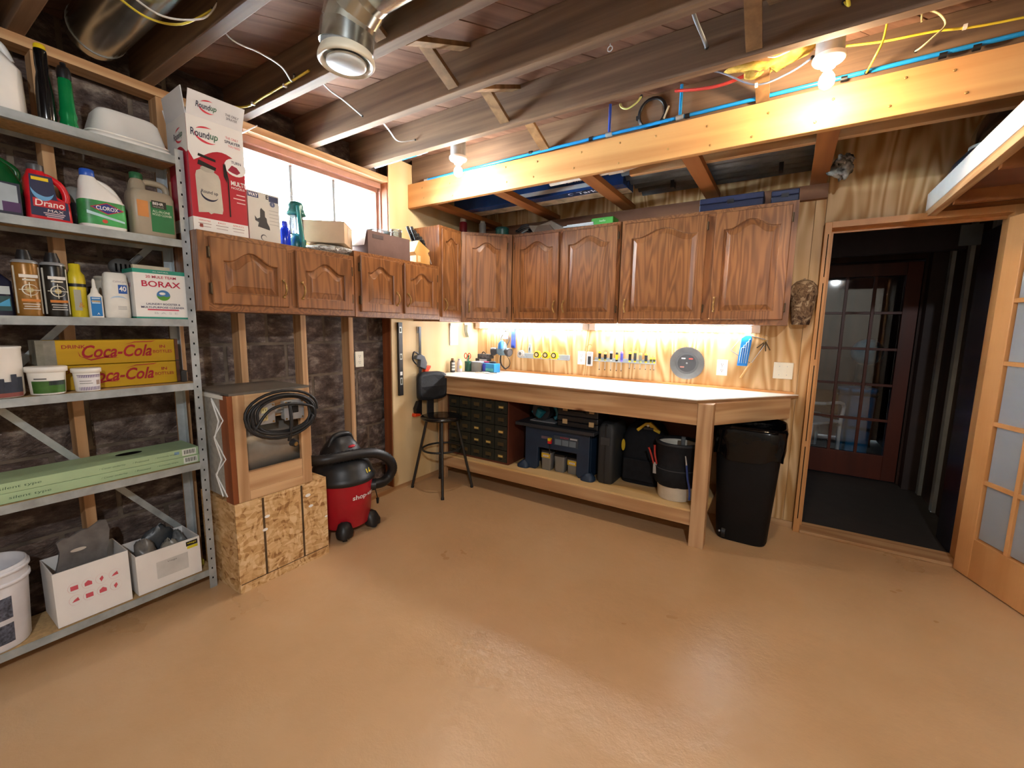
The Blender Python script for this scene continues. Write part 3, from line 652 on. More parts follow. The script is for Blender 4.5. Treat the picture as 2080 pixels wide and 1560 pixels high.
# ---- shelf 3
z3 = TOPS[2] + .002
def crate(z, label):
    t = P('bottle_crate', label, 'crate', -2.637, .655, z, 'yellow soda crates stacked on the shelf')
    ye = wood('crate_yellow', 'd0a81c', 'b48c14', 'y', 6, 3, .08, .5, .6, .3); dk = mat('4a3c30', .8)
    MB().box(.047, .060, -.215, .235, 0, .105).build('front_plank', ye, t, bevel=.002); MB().box(-.05, -.038, -.215, .235, 0, .105).build('back_plank', ye, t)
    MB().box(-.055, .062, .235, .248, .004, .107).build('end_plank', mat('6a4430', .8, 0, .3, .3), t); MB().box(-.055, .062, -.238, -.215, .004, .107).build('end_plank', mat('8a8676', .7, 0, .4, .3), t)
    MB().box(-.038, .047, -.215, .235, .004, .012).build('bottom_slat', ye, t); MB().box(.0598, .0612, -.238, -.180, 0, .106).build('corner_strap', mat('8c887c', .5, .4, .5, .3), t)
    r = mat('a0202c', .6, 0, .3, .1); X = .0608
    text('DRINK', (X, -.125, .078), '+x', .015, r, t, .075, 0, .012)
    text('Coca-Cola', (X, .020, .056), '+x', .056, r, t, .245, .35, .022)
    decal('flourish', [(-.03, .01), (-.075, 0), (-.11, .02), (-.115, .045), (-.107, .02), (-.075, .006), (-.03, .017), (.02, .008)], (X, .0, .016), '+x', r, t)
    decal('flourish', [(-.06, .0), (-.02, .010), (.045, .012), (.062, .02), (.045, .016), (-.02, .014)], (X, .10, .083), '+x', r, t)
    text('IN', (X, .185, .072), '+x', .014, r, t, .022, 0, .02); text('BOTTLES', (X, .185, .048), '+x', .014, r, t, .075, 0, .012)
    return t
crate(z3, 'yellow wooden soda crate underneath another, partly behind the tubs'); crate(z3 + .108, 'yellow wooden soda crate on top of another on the shelf')
t = P('paint_pail', 'white pail with torn dark label at the left end of the crate shelf', 'pail', -2.55, .30, z3)
MB().lathe([(.066, 0), (.072, .01), (.074, .185), (.076, .188), (.076, .195), (.070, .196)], n=24).build('body', 'white', t)
def curved(t, name, r0, r1, z0, z1, a0, a1, m_, n=6):
    vs = [((r0 + (r1 - r0) * (z - z0) / (z1 - z0)) * math.cos(a0 + (a1 - a0) * i / n), (r0 + (r1 - r0) * (z - z0) / (z1 - z0)) * math.sin(a0 + (a1 - a0) * i / n), z) for z in (z0, z1) for i in range(n + 1)]
    m = MB(); m.add(vs, [(i, i + 1, n + 2 + i, n + 1 + i) for i in range(n)], True); return m.build(name, m_, t)
for a0, a1, z1_ in ((-.35, -.1, .05), (-.1, .15, .075), (.15, .4, .062), (.4, .65, .09), (.65, .95, .078)): curved(t, 'torn_label', .0745, .0755, .020, z1_, a0, a1, mat('2a3040', .6), 4)
curved(t, 'label_edge', .0735, .0746, .004, .020, -.6, .95, mat('8a4a44', .6), 10)
def tub(name, label, y, x, r, h, band, lab):
    t = P(name, label, 'tub', x, y, z3, 'small white tubs in front of the crates')
    MB().lathe([(r * .84, 0), (r * .87, .004), (r * .95, h * .82)], n=26, cap1=False).build('body', 'white', t)
    MB().lathe([(r * .96, h * .80), (r * 1.06, h * .82), (r * 1.07, h * .97), (r * 1.02, h), (r * .5, h)], n=26).build('lid', 'white', t)
    def strip(n, z0, z1, a0, a1, m_):
        mm = MB(); rs = lambda z: r * (.87 + .08 * z / (h * .82)) + .0012
        k = 16; vs = [(rs(z) * math.cos(a0 + (a1 - a0) * i / k), rs(z) * math.sin(a0 + (a1 - a0) * i / k), z) for z in (z0, z1) for i in range(k + 1)]
        mm.add(vs, [(i, i + 1, k + 2 + i, k + 1 + i) for i in range(k)], True); mm.build(n, m_, t)
    band(strip, h, r, t)
    return t
def band1(s, h, r, t):
    s('label', h * .06, h * .50, -1.1, 1.0, mat('3f6e2a', .4, 0, .5, .2, 30)); s('label_block', h * .34, h * .50, -.1, .9, mat('1f2a30', .4)); s('label_line', h * .56, h * .60, -.9, -.2, mat('555555'))
def band2(s, h, r, t):
    s('label', h * .05, h * .70, -1.0, 1.0, mat('e8e6ea', .4)); s('label_band', h * .05, h * .2, -1.0, 1.01, mat('4a2a70', .4)); s('label_band', h * .60, h * .72, -1.0, 1.01, mat('4a2a70', .4))
    s('barcode', h * .28, h * .48, .5, .9, mat('a89084', .5)); s('label_line', h * .44, h * .47, -.8, .1, mat('777777')); s('label_line', h * .34, h * .37, -.8, .2, mat('777777'))
tub('plaster_tub', 'round white tub with a green label in front of the crates', .432, -2.530, .058, .112, band1, '')
tub('spackle_tub', 'smaller round white tub with a purple label in front of the crates', .548, -2.522, .045, .098, band2, '')
t = P('dark_tray', 'small dark tray at the right end of the crate shelf', 'tray', -2.62, .915, z3); MB().box(-.04, .06, -.012, .012, 0, .052).build('body', mat('2c2a28', .6), t); MB().box(-.045, .065, -.012, .014, .05, .055).build('rim', mat('3a3836', .6), t)
# ---- shelf 2: long cartons
z2 = TOPS[1] + .002
gr = mat('a9c49a', .55, 0, .4, .04); tk = mat('4c6450', .6, 0, .2, 0)
for k, (lab, dy) in enumerate((('long pale green carton underneath a matching one', .0), ('long pale green carton on top of a matching one with an oval hole', -.004))):
    t = P('flooring_carton', lab, 'carton', -2.595, .44 + dy, z2 + k * .041, 'long green cartons on the lower shelf')
    MB().box(-.095, .105, -.46, .488, 0, .040).build('carton', gr, t, bevel=.0015)
    text('silent type', (.1056, -.10 - .02 * k, .019), '+x', .014, tk, t, .115, .1); text('/ Cover underlay', (.1056, .155, .02), '+x', .009, tk, t, .09, .1)
    text('/ Presound', (.1056, .255, .02), '+x', .008, tk, t, .06, .1); text('/ Extremely simple', (.1056, .352, .02), '+x', .008, tk, t, .085, .1)
    bc = MB()
    for i in range(12): bc.box(.1052, .1056, .425 + i * .004, .425 + i * .004 + (.0016 if i % 3 else .0026), .012, .032)
    bc.build('barcode', 'ink', t); decal('label_panel', rect(.06, .032), (.1053, .447, .021), '+x', mat('dfe4da'), t)
    if k: decal('hand_hole', ell(.028, .05, 20), (-.01, .245, .0406), '+z', 'hole', t); decal('label_art', rect(.02, .014), (.1056, .395, .024), '+x', mat('7aa0c0'), t)
# ---- shelf 1
z1 = TOPS[0] + .002
t = P('bucket', 'large white plastic bucket on the bottom shelf', 'bucket', -2.575, .205, z1)
MB().lathe([(.095, 0), (.098, .006), (.113, .30), (.113, .335), (.108, .335), (.103, .30), (.09, .01), (.0, .012)], n=32, cap1=False).build('body', mat('dcdce2', .4), t)
for z, r in ((.27, .118), (.315, .120)): MB().lathe([(.111, z - .008), (r, z - .006), (r, z + .006), (.112, z + .008)], n=32, cap0=False, cap1=False).build('rib', mat('e4e4ea', .4), t)
def curved(t, name, r0, r1, z0, z1, a0, a1, m_, n=6):
    vs = [((r0 + (r1 - r0) * (z - z0) / (z1 - z0)) * math.cos(a0 + (a1 - a0) * i / n), (r0 + (r1 - r0) * (z - z0) / (z1 - z0)) * math.sin(a0 + (a1 - a0) * i / n), z) for z in (z0, z1) for i in range(n + 1)]
    m = MB(); m.add(vs, [(i, i + 1, n + 2 + i, n + 1 + i) for i in range(n)], True); return m.build(name, m_, t)
for a0, a1, z0, z1 in ((-.35, .45, .13, .22), (-.35, .45, .03, .11), (-1.1, -.45, .13, .17), (-1.1, -.5, .05, .11)):
    curved(t, 'printed_panel', .0985 + .05 * z0, .0985 + .05 * z1, z0, z1, a0, a1, mat('5a6070', .5, 0, .4, .4, 90))
def open_box(t, x0, x1, y0, y1, h, m_, k=.004):
    MB().box(x0, x1, y0, y1, 0, k).build('base', m_, t); MB().box(x1 - k, x1, y0, y1, k, h).build('front_panel', m_, t); MB().box(x0, x0 + k, y0, y1, k, h).build('back_panel', m_, t)
    MB().box(x0 + k, x1 - k, y0, y0 + k, k, h).build('side_panel', m_, t); MB().box(x0 + k, x1 - k, y1 - k, y1, k, h).build('side_panel', m_, t)
cart = mat('eceae8', .6, 0, .3, .02)
t = P('white_carton', 'open white carton printed with red pictograms on the bottom shelf', 'box', -2.585, .487, z1); open_box(t, -.10, .103, -.122, .122, .242, cart)
rp = mat('d05a66', .6, 0, .3, .05)
for i in range(4):
    for k in range(2):
        cy, cz = -.062 + i * .044, .098 + k * .055; X = .1035
        decal('pictogram_frame', [(a, b) for a, b in arc(.021, .023, .0012, 0, 2 * PI - .01, 16)], (X, cy, cz), '+x', mat('e0c0c0'), t)
        shp = [[(-.012, -.008), (.012, -.006), (.008, .010), (-.004, .002)], [(-.012, -.01), (.012, -.01), (.012, .01), (-.012, .01)], [(-.012, -.01), (.012, -.01), (.012, .004), (0, .014), (-.012, .004)], [(-.002, -.014), (.006, .0), (.002, .013), (-.008, .002)]][(i + k) % 4]
        decal('pictogram', shp, (X + .0003, cy, cz), '+x', rp, t)
t = P('grey_bag', 'crumpled grey plastic bag with a handle slot sticking out of the pictogram carton', 'bag', -2.585, .487, z1 + .01)
m = MB(); r2 = random.Random(5)
for sgn in (-1, 1):
    g = [[(sgn * (.028 + .012 * math.sin(i * 1.9 + k)) * (1 - k / 9), -.085 + .165 * i / 8 + .01 * math.sin(k * 1.3), .02 + k * .0435 + (.006 * math.sin(i * 2.1) if k == 7 else 0) + .05 * i / 8 * (k / 7)) for i in range(9)] for k in range(8)]
    m.rings(g, False, False, True, False)
m.build('bag_film', mat('6a6664', .45, 0, .5, .15, 20), t)
decal('handle_slot', ell(.026, .008, 16), (.020, -.02, .275), '+x', mat('c8c0b4'), t)
t = P('parts_carton', 'open white carton with black and yellow corner tag on the bottom shelf', 'box', -2.585, .762, z1); open_box(t, -.10, .104, -.130, .130, .195, cart)
decal('corner_tag', rect(.05, .024), (.1046, .095, .172), '+x', 'ink', t); decal('corner_tag', rect(.046, .014), (.1046, .097, .152), '+x', mat('e0d428'), t); text('viega', (.1050, .095, .173), '+x', .011, mat('e0d428'), t, .04, 0, .01)
decal('print_panel', rect(.13, .085), (.1045, .01, .09), '+x', mat('d4d4d2'), t); text('Viega', (.1049, .008, .118), '+x', .010, mat('666666'), t, .04)
t = P('plastic_bags', 'bundled clear and grey plastic bags in the tagged white carton', 'bags', -2.59, .762, z1 + .012)
def lump(name, c, r, m_, t, seed, amp=.25, nu=18, nv=12):
    rn = random.Random(seed); ph = [rn.uniform(0, 6) for _ in range(6)]; m = MB(); rs = []
    for k in range(1, nv):
        row = []
        for i in range(nu):
            th, fi = PI * k / nv, 2 * PI * i / nu
            q = 1 + amp * (.4 * math.sin(3 * fi + ph[0] + 2 * th) + .35 * math.sin(5 * th + ph[1] + 2 * fi) + .25 * math.sin(7 * fi + ph[2]) * math.sin(4 * th + ph[3]))
            row.append((c[0] + r[0] * q * math.sin(th) * math.cos(fi), c[1] + r[1] * q * math.sin(th) * math.sin(fi), c[2] - r[2] * q * math.cos(th)))
        rs.append(row)
    m.rings(rs); return m.build(name, m_, t)
lump('bag', (0, -.065, .13), (.06, .045, .08), mat('77736e', .35, 0, .5, .15, 25), t, 1); lump('bag', (.02, .03, .10), (.05, .05, .075), mat('8e8a80', .3, 0, .5, .15, 25), t, 2); lump('bag', (.0, .075, .12), (.055, .03, .08), mat('6e7274', .35, 0, .5, .15, 25), t, 3); lump('bag', (-.05, .01, .15), (.03, .07, .09), mat('3c4248', .35, 0, .5, .15, 25), t, 4)
t = P('yellow_level', 'thin yellow stick lying at the right back of the bottom shelf', 'stick', -2.62, .915, z1); MB().box(-.06, .08, -.010, .010, 0, .03).build('bar', mat('b8b040', .5), t); MB().box(-.065, -.06, -.011, .011, 0, .032).build('end_cap', 'black', t)

# ================================================================== WALL CABINETS
def door_loop(w, h, d, y, st, tr, br, rise, n=22):
    xl, xr = st + d, w - st - d; pts = [(xl, y, br + d), (xr, y, br + d)]
    for i in range(n + 1):
        q = 1 - i / n; s_ = min(1, max(0, (q - .10) / .80)); e = .5 - .5 * math.cos(2 * PI * s_)
        pts.append((xl + (xr - xl) * q, y, h - tr - d - rise + rise * e ** .85))
    return pts
def outer_loop(w, h, y, st, d=0, n=22):
    pts = [(d, y, d), (w - d, y, d)]
    for i in range(n + 1):
        q = 1 - i / n; pts.append((d + (w - 2 * d) * q, y, h - d))
    return pts
def cab_door(parent, x0, x1, z0, z1, hinge, pull, rise=None):
    w, h = x1 - x0, z1 - z0; st = min(.058, w * .2); tr = .058; br = .058; rise = rise or min(.055, w * .14)
    m = MB(); m.rings([outer_loop(w, h, -.001, st), outer_loop(w, h, -.015, st), outer_loop(w, h, -.019, st, .004), door_loop(w, h, -.004, -.019, st, tr, br, rise), door_loop(w, h, .0, -.015, st, tr, br, rise), door_loop(w, h, .001, -.007, st, tr, br, rise)], True, False, False)
    d = m.build('door', 'oak_z', parent, (x0, 0, z0))
    m = MB(); m.rings([door_loop(w, h, -.002, -.0065, st, tr, br, rise), door_loop(w, h, .006, -.0065, st, tr, br, rise), door_loop(w, h, .034, -.0145, st, tr, br, rise), door_loop(w, h, .037, -.0165, st, tr, br, rise)], False, True, False)
    m.build('raised_panel', 'oak_z', d)
    px = w - .028 if pull == 'r' else .028; pz = .10
    path = spline([(px, -.020, pz - .050), (px, -.024, pz - .040), (px, -.040, pz - .024), (px, -.047, pz), (px, -.040, pz + .024), (px, -.024, pz + .040), (px, -.020, pz + .050)], 3)
    rr = [.0048 + .0045 * math.exp(-((abs(i / (len(path) - 1) - .5) - .42) / .06) ** 2) + .0015 * math.exp(-((i / (len(path) - 1) - .5) / .18) ** 2) for i in range(len(path))]
    MB().tube(path, rr, 8).build('handle', 'brass', d)
    hx = -.004 if hinge == 'l' else w + .004
    for z in (.075, h - .075):
        m = MB().cyl((hx, -.014, z - .022), (hx, -.014, z + .022), .0045, n=8); m.box(hx - .006, hx + .006, -.012, -.0, z - .026, z + .026); m.ball((hx, -.014, z + .025), .004, 8, 6); m.ball((hx, -.014, z - .025), .004, 8, 6); m.build('hinge', 'bronze', d)
    return d
def cabinet(label, loc, rz, w, dep, h, doors, poly=None, mid=None, z0=.035, z1=None):
    t = thing('wall_cabinet', label, 'cabinet', loc, rz, 'arched oak wall cabinets')
    if poly: MB().prism(poly, 0, h).build('carcass', 'oak_z', t)
    else: MB().box(0, w, .018, dep, 0, h).build('carcass', 'oak_z', t, bevel=.002)
    xs = [0] + [v for d in doors[:-1] for v in ()] + [w]
    for a, b in ((0, .03), (w - .03, w)): MB().box(a, b, 0, .018, 0, h).build('face_stile', 'oak_z', t)
    MB().box(.03, w - .03, 0, .018, 0, .045).build('face_rail', 'oak_h', t); MB().box(.03, w - .03, 0, .018, h - .04, h).build('face_rail', 'oak_h', t)
    MB().box(.03, w - .03, .002, .018, .045, h - .04).build('face_stile', 'oak_z', t)
    for x0, x1, hg, pl in doors: cab_door(t, x0, x1, z0, h - (z1 or .025), hg, pl)
    return t
R90 = PI / 2; CX = -2.40
cabinet('short two-door oak cabinet beside the metal shelving, below the sprayer box', (CX, .955, 1.458), R90, .873, .298, .382, [(.045, .425, 'l', 'r'), (.478, .848, 'r', 'l')])
cabinet('short two-door oak cabinet below the knife block and dark carton', (CX, 1.835, 1.455), R90, .805, .298, .422, [(.038, .370, 'l', 'r'), (.420, .768, 'r', 'l')])
cabinet('tall narrow one-door oak cabinet next to the knife block', (CX, 2.643, 1.442), R90, .272, .298, .758, [(.016, .256, 'r', 'l')])
a = math.atan2(.305, .315); wc = math.hypot(.315, .305)
Rl = Matrix.Rotation(-a, 2); pl = [tuple(Rl @ Vector((x - CX, y - 2.922))) for x, y in ((CX, 2.922), (-2.085, 3.227), (-2.085, 3.546), (-2.695, 3.546), (-2.695, 2.922))]
pl[0] = (pl[0][0], .018) if False else pl[0]
t = cabinet('diagonal one-door oak cabinet in the room corner', (CX, 2.922, 1.442), a, wc, .3, .758, [(.035, wc - .045, 'r', 'l')], poly=[(p[0], max(p[1], .0181)) if i < 2 else p for i, p in enumerate(pl)])
cabinet('two-door oak cabinet left of centre over the workbench tape measures', (-2.078, 3.23, 1.442), 0, .963, .314, .758, [(.03, .455, 'l', 'r'), (.485, .945, 'r', 'l')])
cabinet('wide two-door oak cabinet next to the hanging camouflage cap', (-1.105, 3.23, 1.442), 0, 1.10, .314, .758, [(.025, .590, 'r', 'l'), (.640, 1.07, 'r', 'l')])

# ================================================================== THINGS ON THE CABINETS
zA, zB, zK = 1.842, 1.879, 2.202
# sprayer carton
rc = mat('b81e34', .4, 0, .4, .04); wt = mat('efedea', .5, 0, .4, .01); X = .1206
t = P('sprayer_carton', 'tall red and white garden sprayer carton with open flaps', 'box', -2.545, 1.084, zA, None, math.radians(-2))
MB().box(-.12, .12, -.122, .122, 0, .52).build('carton', rc, t, bevel=.001)
wave = [(-.122, .0), (-.122, -.16)] + [(-.122 + .244 * i / 12, -.175 + .045 * math.sin(-.9 + 4.2 * i / 12) - .0 * i) for i in range(1, 12)] + [(.122, -.165), (.122, 0)]
decal('printed_top', wave, (X, 0, .52), '+x', wt, t); decal('printed_top', [(a_ * .98, b_) for a_, b_ in wave], (0, -.1226, .52), '-y', wt, t)
decal('printed_base', rect(.244, .062), (X, 0, .031), '+x', wt, t); decal('printed_base', rect(.24, .062), (0, -.1226, .031), '-y', wt, t)
fl = mat('e6e6e8', .55, 0, .3, .03)
MB().box(-.002, .002, -.12, .12, 0, .105).build('front_flap', fl, t, (.119, 0, .52), (0, .42, 0)); MB().box(-.116, .118, -.002, .002, 0, .115).build('side_flap', fl, t, (0, -.121, .52), (.10, 0, 0))
MB().box(-.116, .118, -.002, .002, 0, .10).build('side_flap', fl, t, (0, .121, .52), (-.9, 0, 0)); MB().box(-.002, .002, -.12, .12, 0, .10).build('back_flap', fl, t, (-.119, 0, .52), (0, -.5, 0))
n1, g1, r1 = mat('2c2c44', .5, 0, .3, 0), mat('3a6a4a', .5, 0, .3, 0), mat('d8404e', .5, 0, .3, 0)
def logo(c, face, k, ring=True):
    text('Round', tuple(c[i] + FACE[face].col[0][i] * (-.028 * k) + FACE[face].col[2][i] * .0008 for i in range(3)), face, .033 * k, n1, t, .078 * k, .05, .01)
    text('up', tuple(c[i] + FACE[face].col[0][i] * (.030 * k) + FACE[face].col[1][i] * (-.006 * k) + FACE[face].col[2][i] * .0008 for i in range(3)), face, .031 * k, g1, t, .034 * k, .2, .01)
    decal('logo_swoosh', arc(.052 * k, .038 * k, .011 * k, PI * .95, PI * 1.75), c, face, r1, t); decal('logo_swoosh', arc(.05 * k, .038 * k, .008 * k, PI * .35, PI * .85), c, face, r1, t)
logo((X + .0005, -.040, .448), '+x', 1.0); logo((.03, -.1232, .44), '-y', .9)
fm = Matrix.Rotation(.42, 3, 'Y') @ FACE['+x']; FACE['flap'] = fm
logo(tuple(Vector((.119, -.035, .52)) + fm @ Vector((0, .055, .003))), 'flap', .75)
p3 = Vector((.119, .068, .52)) + fm @ Vector((0, .045, .003)); text('THE ONLY\nSPRAYER', tuple(p3), fm, .026, n1, t, .06)
text('THE ONLY', (X + .0008, .070, .468), '+x', .011, r1, t, .058); text('SPRAYER', (X + .0008, .072, .449), '+x', .014, n1, t, .072, 0, .015); text('YOU NEED', (X + .0008, .078, .432), '+x', .010, r1, t, .055)
tk_ = [(-.052, .0), (-.055, .17), (-.05, .19), (-.03, .203), (.02, .203), (.043, .19), (.05, .17), (.055, .03), (.05, .01), (.012, .008), (.0, 0), (-.01, .008)]
decal('printed_tank', tk_, (X + .0006, -.045, .085), '+x', mat('c8c2b4', .5), t); decal('printed_tank', ell(.03, .014), (X + .0008, -.048, .292), '+x', mat('b8b2a4', .5), t)
decal('printed_handle', [(-.045, 0), (.03, -.012), (.034, .004), (-.04, .022)], (X + .0009, -.043, .306), '+x', 'ink', t); decal('printed_handle', [(-.045, 0), (.03, -.01), (.03, .002), (-.042, .012)], (X + .0009, -.040, .345), '+x', 'ink', t)
decal('printed_hose', [(-.002, 0), (.004, .0), (.004, .18), (-.008, .25), (-.012, .25), (-.002, .17)], (X + .0009, .040, .09), '+x', 'ink', t); decal('printed_handle', [(0, 0), (.014, -.03), (.012, .05), (0, .06)], (X + .0009, .022, .28), '+x', 'ink', t)
text('Round up', (X + .0012, -.045, .185), '+x', .020, n1, t, .072, .1, .01); decal('logo_swoosh', arc(.038, .034, .010, PI * .9, PI * 1.9), (X + .0010, -.045, .178), '+x', n1, t)
decal('printed_badge', ell(.05, .042), (X + .0007, .078, .335), '+x', wt, t); decal('printed_badge', [(-.03, -.01), (-.01, .018), (.012, .012), (.028, -.008), (.012, -.022), (-.01, -.018)], (X + .0010, .072, .325), '+x', mat('a01c3c'), t)
text('TURN', (X + .0011, .082, .358), '+x', .013, n1, t, .045, 0, .012); text('MULTI', (X + .0009, .085, .258), '+x', .022, wt, t, .064, 0, .03); text('NOZZLE', (X + .0009, .085, .236), '+x', .010, wt, t, .062, 0, .01)
for k, wd in enumerate((.04, .055, .04)): decal('printed_line', rect(wd, .005), (X + .0009, .115 - wd / 2, .205 - k * .019), '+x', mat('f0c8c8'), t)
for k, yy in enumerate((-.075, .0, .075)): text(('VERSATILE', 'EASY', 'SPRAYS')[k], (X + .0006, yy, .05), '+x', .007, r1, t, .05 - .015 * (k == 1)); decal('printed_line', rect(.055, .004), (X + .0006, yy, .036), '+x', mat('b8a8a8'), t); decal('printed_line', rect(.05, .004), (X + .0006, yy, .022), '+x', mat('c8b8b8'), t)
decal('printed_line', rect(.014, .016), (X + .0008, -.09, .025), '+x', mat('a04a40'), t)
# pump carton
t = P('pump_carton', 'white carton with a printed black water pump beside the sprayer carton', 'box', -2.545, 1.300, zA)
MB().box(-.09, .105, -.083, .083, 0, .255).build('carton', mat('d8d6ce', .55, 0, .3, .02), t, bevel=.001); X = .1056
decal('print_panel', rect(.055, .026), (X, -.055, .235), '+x', mat('3a4470', .5), t); text('WAY', (X + .0004, -.055, .235), '+x', .018, wt, t, .05, 0, .03)
decal('print_panel', rect(.05, .03), (X, .052, .232), '+x', mat('2a3860', .5), t); text('E', (X + .0004, .018, .236), '+x', .022, 'ink', t, .014, 0, .03); decal('badge', ell(.014, .014), (X + .0004, .045, .205), '+x', mat('5a6488'), t); text('1', (X + .0008, .045, .205), '+x', .012, wt, t)
decal('printed_pump', [(-.028, 0), (.036, -.01), (.034, .006), (.022, .03), (.020, .05), (.012, .056), (.012, .085), (.002, .092), (-.006, .10), (-.012, .09), (-.014, .05), (-.02, .045), (-.03, .04), (-.042, .055), (-.04, .03), (-.022, .022)], (X, -.01, .075), '+x', mat('3c3c40', .5), t)
decal('printed_ring', arc(.016, .016, .006, 0, PI * 1.6), (X, -.01, .022), '+x', mat('4a4a4e'), t)
for k in range(5): decal('printed_line', rect(.05, .003), (X, .05, .17 - k * .018), '+x', mat('b0aea8'), t)
# blue bottle
t = P('blue_bottle', 'small cobalt blue bottle on the cabinet by the window', 'bottle', -2.455, 1.418, zA)
MB().lathe([(.026, 0), (.027, .004), (.027, .085), (.022, .098), (.014, .106)], n=20).build('body', 'blueglass', t); MB().lathe([(.015, .105), (.016, .112), (.016, .132), (.014, .135)], n=16).build('cap', mat('0a28b0', .3), t)
# lantern
te = mat('1f6a62', .3, .1, .5, .08)
t = P('camp_lantern', 'green camping lantern on the cabinet in front of the window', 'lantern', -2.492, 1.510, zA)
MB().lathe([(.042, 0), (.045, .01), (.043, .055), (.028, .07), (.03, .085)], n=22).build('fuel_base', te, t); MB().lathe([(.038, .085), (.04, .14), (.036, .19)], n=20, cap0=False, cap1=False).build('glass_globe', 'clearglass', t)
MB().lathe([(.038, .185), (.056, .192), (.050, .205), (.040, .23), (.042, .245), (.036, .262), (.02, .268)], n=22).build('vent_hood', te, t); MB().tube(spline([(0, -.045, .19), (0, -.05, .26), (0, 0, .31), (0, .05, .26), (0, .045, .19)], 5), .002, 6).build('bail_handle', 'steel', t)
MB().cyl((0, 0, .085), (0, 0, .19), .006).build('mantle_stem', 'steel', t); MB().lathe([(.008, 0), (.008, .03)], (.0, .048), .03, 10).build('pump_knob', te, t)
t = P('teal_tube', 'upright teal plastic tube leaning in front of the lantern', 'tube', -2.422, 1.502, zA)
MB().tube([(0, 0, 0), (-.02, -.008, .235)], [.014, .012], 12).build('tube', mat('2a8a86', .25, 0, .6), t); MB().tube([(0, 0, .0), (-.003, -.001, .03)], .0155, 12).build('end_cap', mat('1c6a68', .3), t)
# crumpled film bundle and carton on it
t = P('film_bundle', 'flat bundle in crumpled clear film under the cardboard box', 'bundle', -2.525, 1.755, zA)
lump('film', (0, 0, .030), (.12, .155, .030), M['foil'], t, 11, .10, 40, 16); MB().loft([(.006, 0, 0, .08, .12, 4), (.05, 0, 0, .08, .12, 4)]).build('contents', mat('b8a890', .6), t)
t = P('cardboard_box', 'pale closed cardboard box set cornerwise on the film bundle', 'box', -2.565, 1.770, zA + .066, None, math.radians(42))
MB().box(-.115, .125, -.125, .115, 0, .13).build('carton', mat('d8bc9c', .7, 0, .3, .05), t, bevel=.002); MB().box(-.117, .127, -.126, .117, .125, .132).build('lid_panel', mat('d2b494', .7), t); MB().box(.1252, .1258, -.03, .005, .02, .131).build('tape_strip', mat('b89a74', .4), t)
# dark carton with glassware
t = P('dark_carton', 'open dark brown carton holding glassware near the knife block', 'box', -2.52, 2.155, zB)
open_box(t, -.09, .10, -.19, .19, .155, mat('6e5650', .7, 0, .3, .08)); MB().box(-.085, .09, -.002, .002, 0, .10).build('side_flap', mat('ddd8d4', .6), t, (0, -.192, .152), (2.9, 0, 0))
MB().box(.1, .102, -.15, -.06, .11, .135).build('printed_mark', mat('4a3c3c'), t)
t = P('glass_bowl', 'clear glass bowl sitting in the dark carton', 'bowl', -2.53, 2.14, zB + .10); MB().lathe([(.03, -.094), (.05, -.06), (.078, .0), (.088, .07), (.092, .085), (.088, .085), (.075, .004), (.045, -.055), (.01, -.088)], n=26, cap1=False).build('bowl', 'clearglass', t); MB().lathe([(.089, .080), (.095, .086), (.089, .092)], n=26, cap0=False, cap1=False).build('rim', 'clearglass', t)
t = P('glass_jar', 'tall clear glass jar standing in the dark carton', 'jar', -2.50, 2.285, zB + .006); MB().lathe([(.038, 0), (.042, .01), (.042, .215), (.039, .215), (.039, .012), (.01, .01)], n=22, cap1=False).build('jar', 'clearglass', t); MB().lathe([(.0425, .205), (.045, .21), (.0425, .216)], n=22, cap0=False, cap1=False).build('rim', 'clearglass', t)
# knife block + knives
t = P('knife_block', 'light wooden slanted knife block full of knives', 'knife block', -2.50, 2.50, zB)
MB().prism([(-.065, 0), (.085, 0), (.085, .065), (.060, .09), (.085, .115), (-.035, .175), (-.085, .085), (-.065, .06)], -.055, .055, 'x').build('block', 'block_wood', t, bevel=.002)
kb = t
def knife(x, y, z, ln, lab):
    k = thing('kitchen_knife', lab, 'knife', (-2.50 + x, 2.50 + y, zB + z), 0, 'knives in the wooden block'); d = Vector((0, -.50, .866))
    a_, b_ = Vector((0, 0, 0)), d * ln
    MB().tube([tuple(-d * .10), tuple(d * .004)], [.004, .005], 6).build('blade', 'steel', k); MB().tube([tuple(d * .0), tuple(d * .012)], .009, 8).build('bolster', 'steel', k)
    MB().tube([tuple(d * .012), tuple(d * ln * .5), tuple(d * (ln - .01)), tuple(d * ln)], [.0115, .0105, .0125, .010], 8).build('handle', 'black', k)
    m = MB()
    for q in (.3, .55, .8): m.cyl(tuple(d * (ln * q) + Vector((.008, 0, 0))), tuple(d * (ln * q) + Vector((.0125, 0, 0))), .0025, n=6)
    m.build('rivet', 'steel', k)
tops = [(-.025, .167), (.005, .152), (.035, .138), (.062, .124)]
names = ['leftmost', 'second', 'third', 'rightmost']
for i, (y, z) in enumerate(tops): knife(.022, y, z + .004, .115 - .006 * i, names[i] + ' knife in the front row of the knife block')
for i, (y, z) in enumerate(tops[:3]): knife(-.028, y + .012, z + .004, .125 - .004 * i, ('left', 'middle', 'right')[i] + ' knife in the back row of the knife block')
knife(.040, .066, .105, .095, 'small low knife poking out below the front row of the knife block')
MB().box(.055, .056, -.05, -.02, .015, .06).build('label_sticker', mat('d8c8a0'), kb)
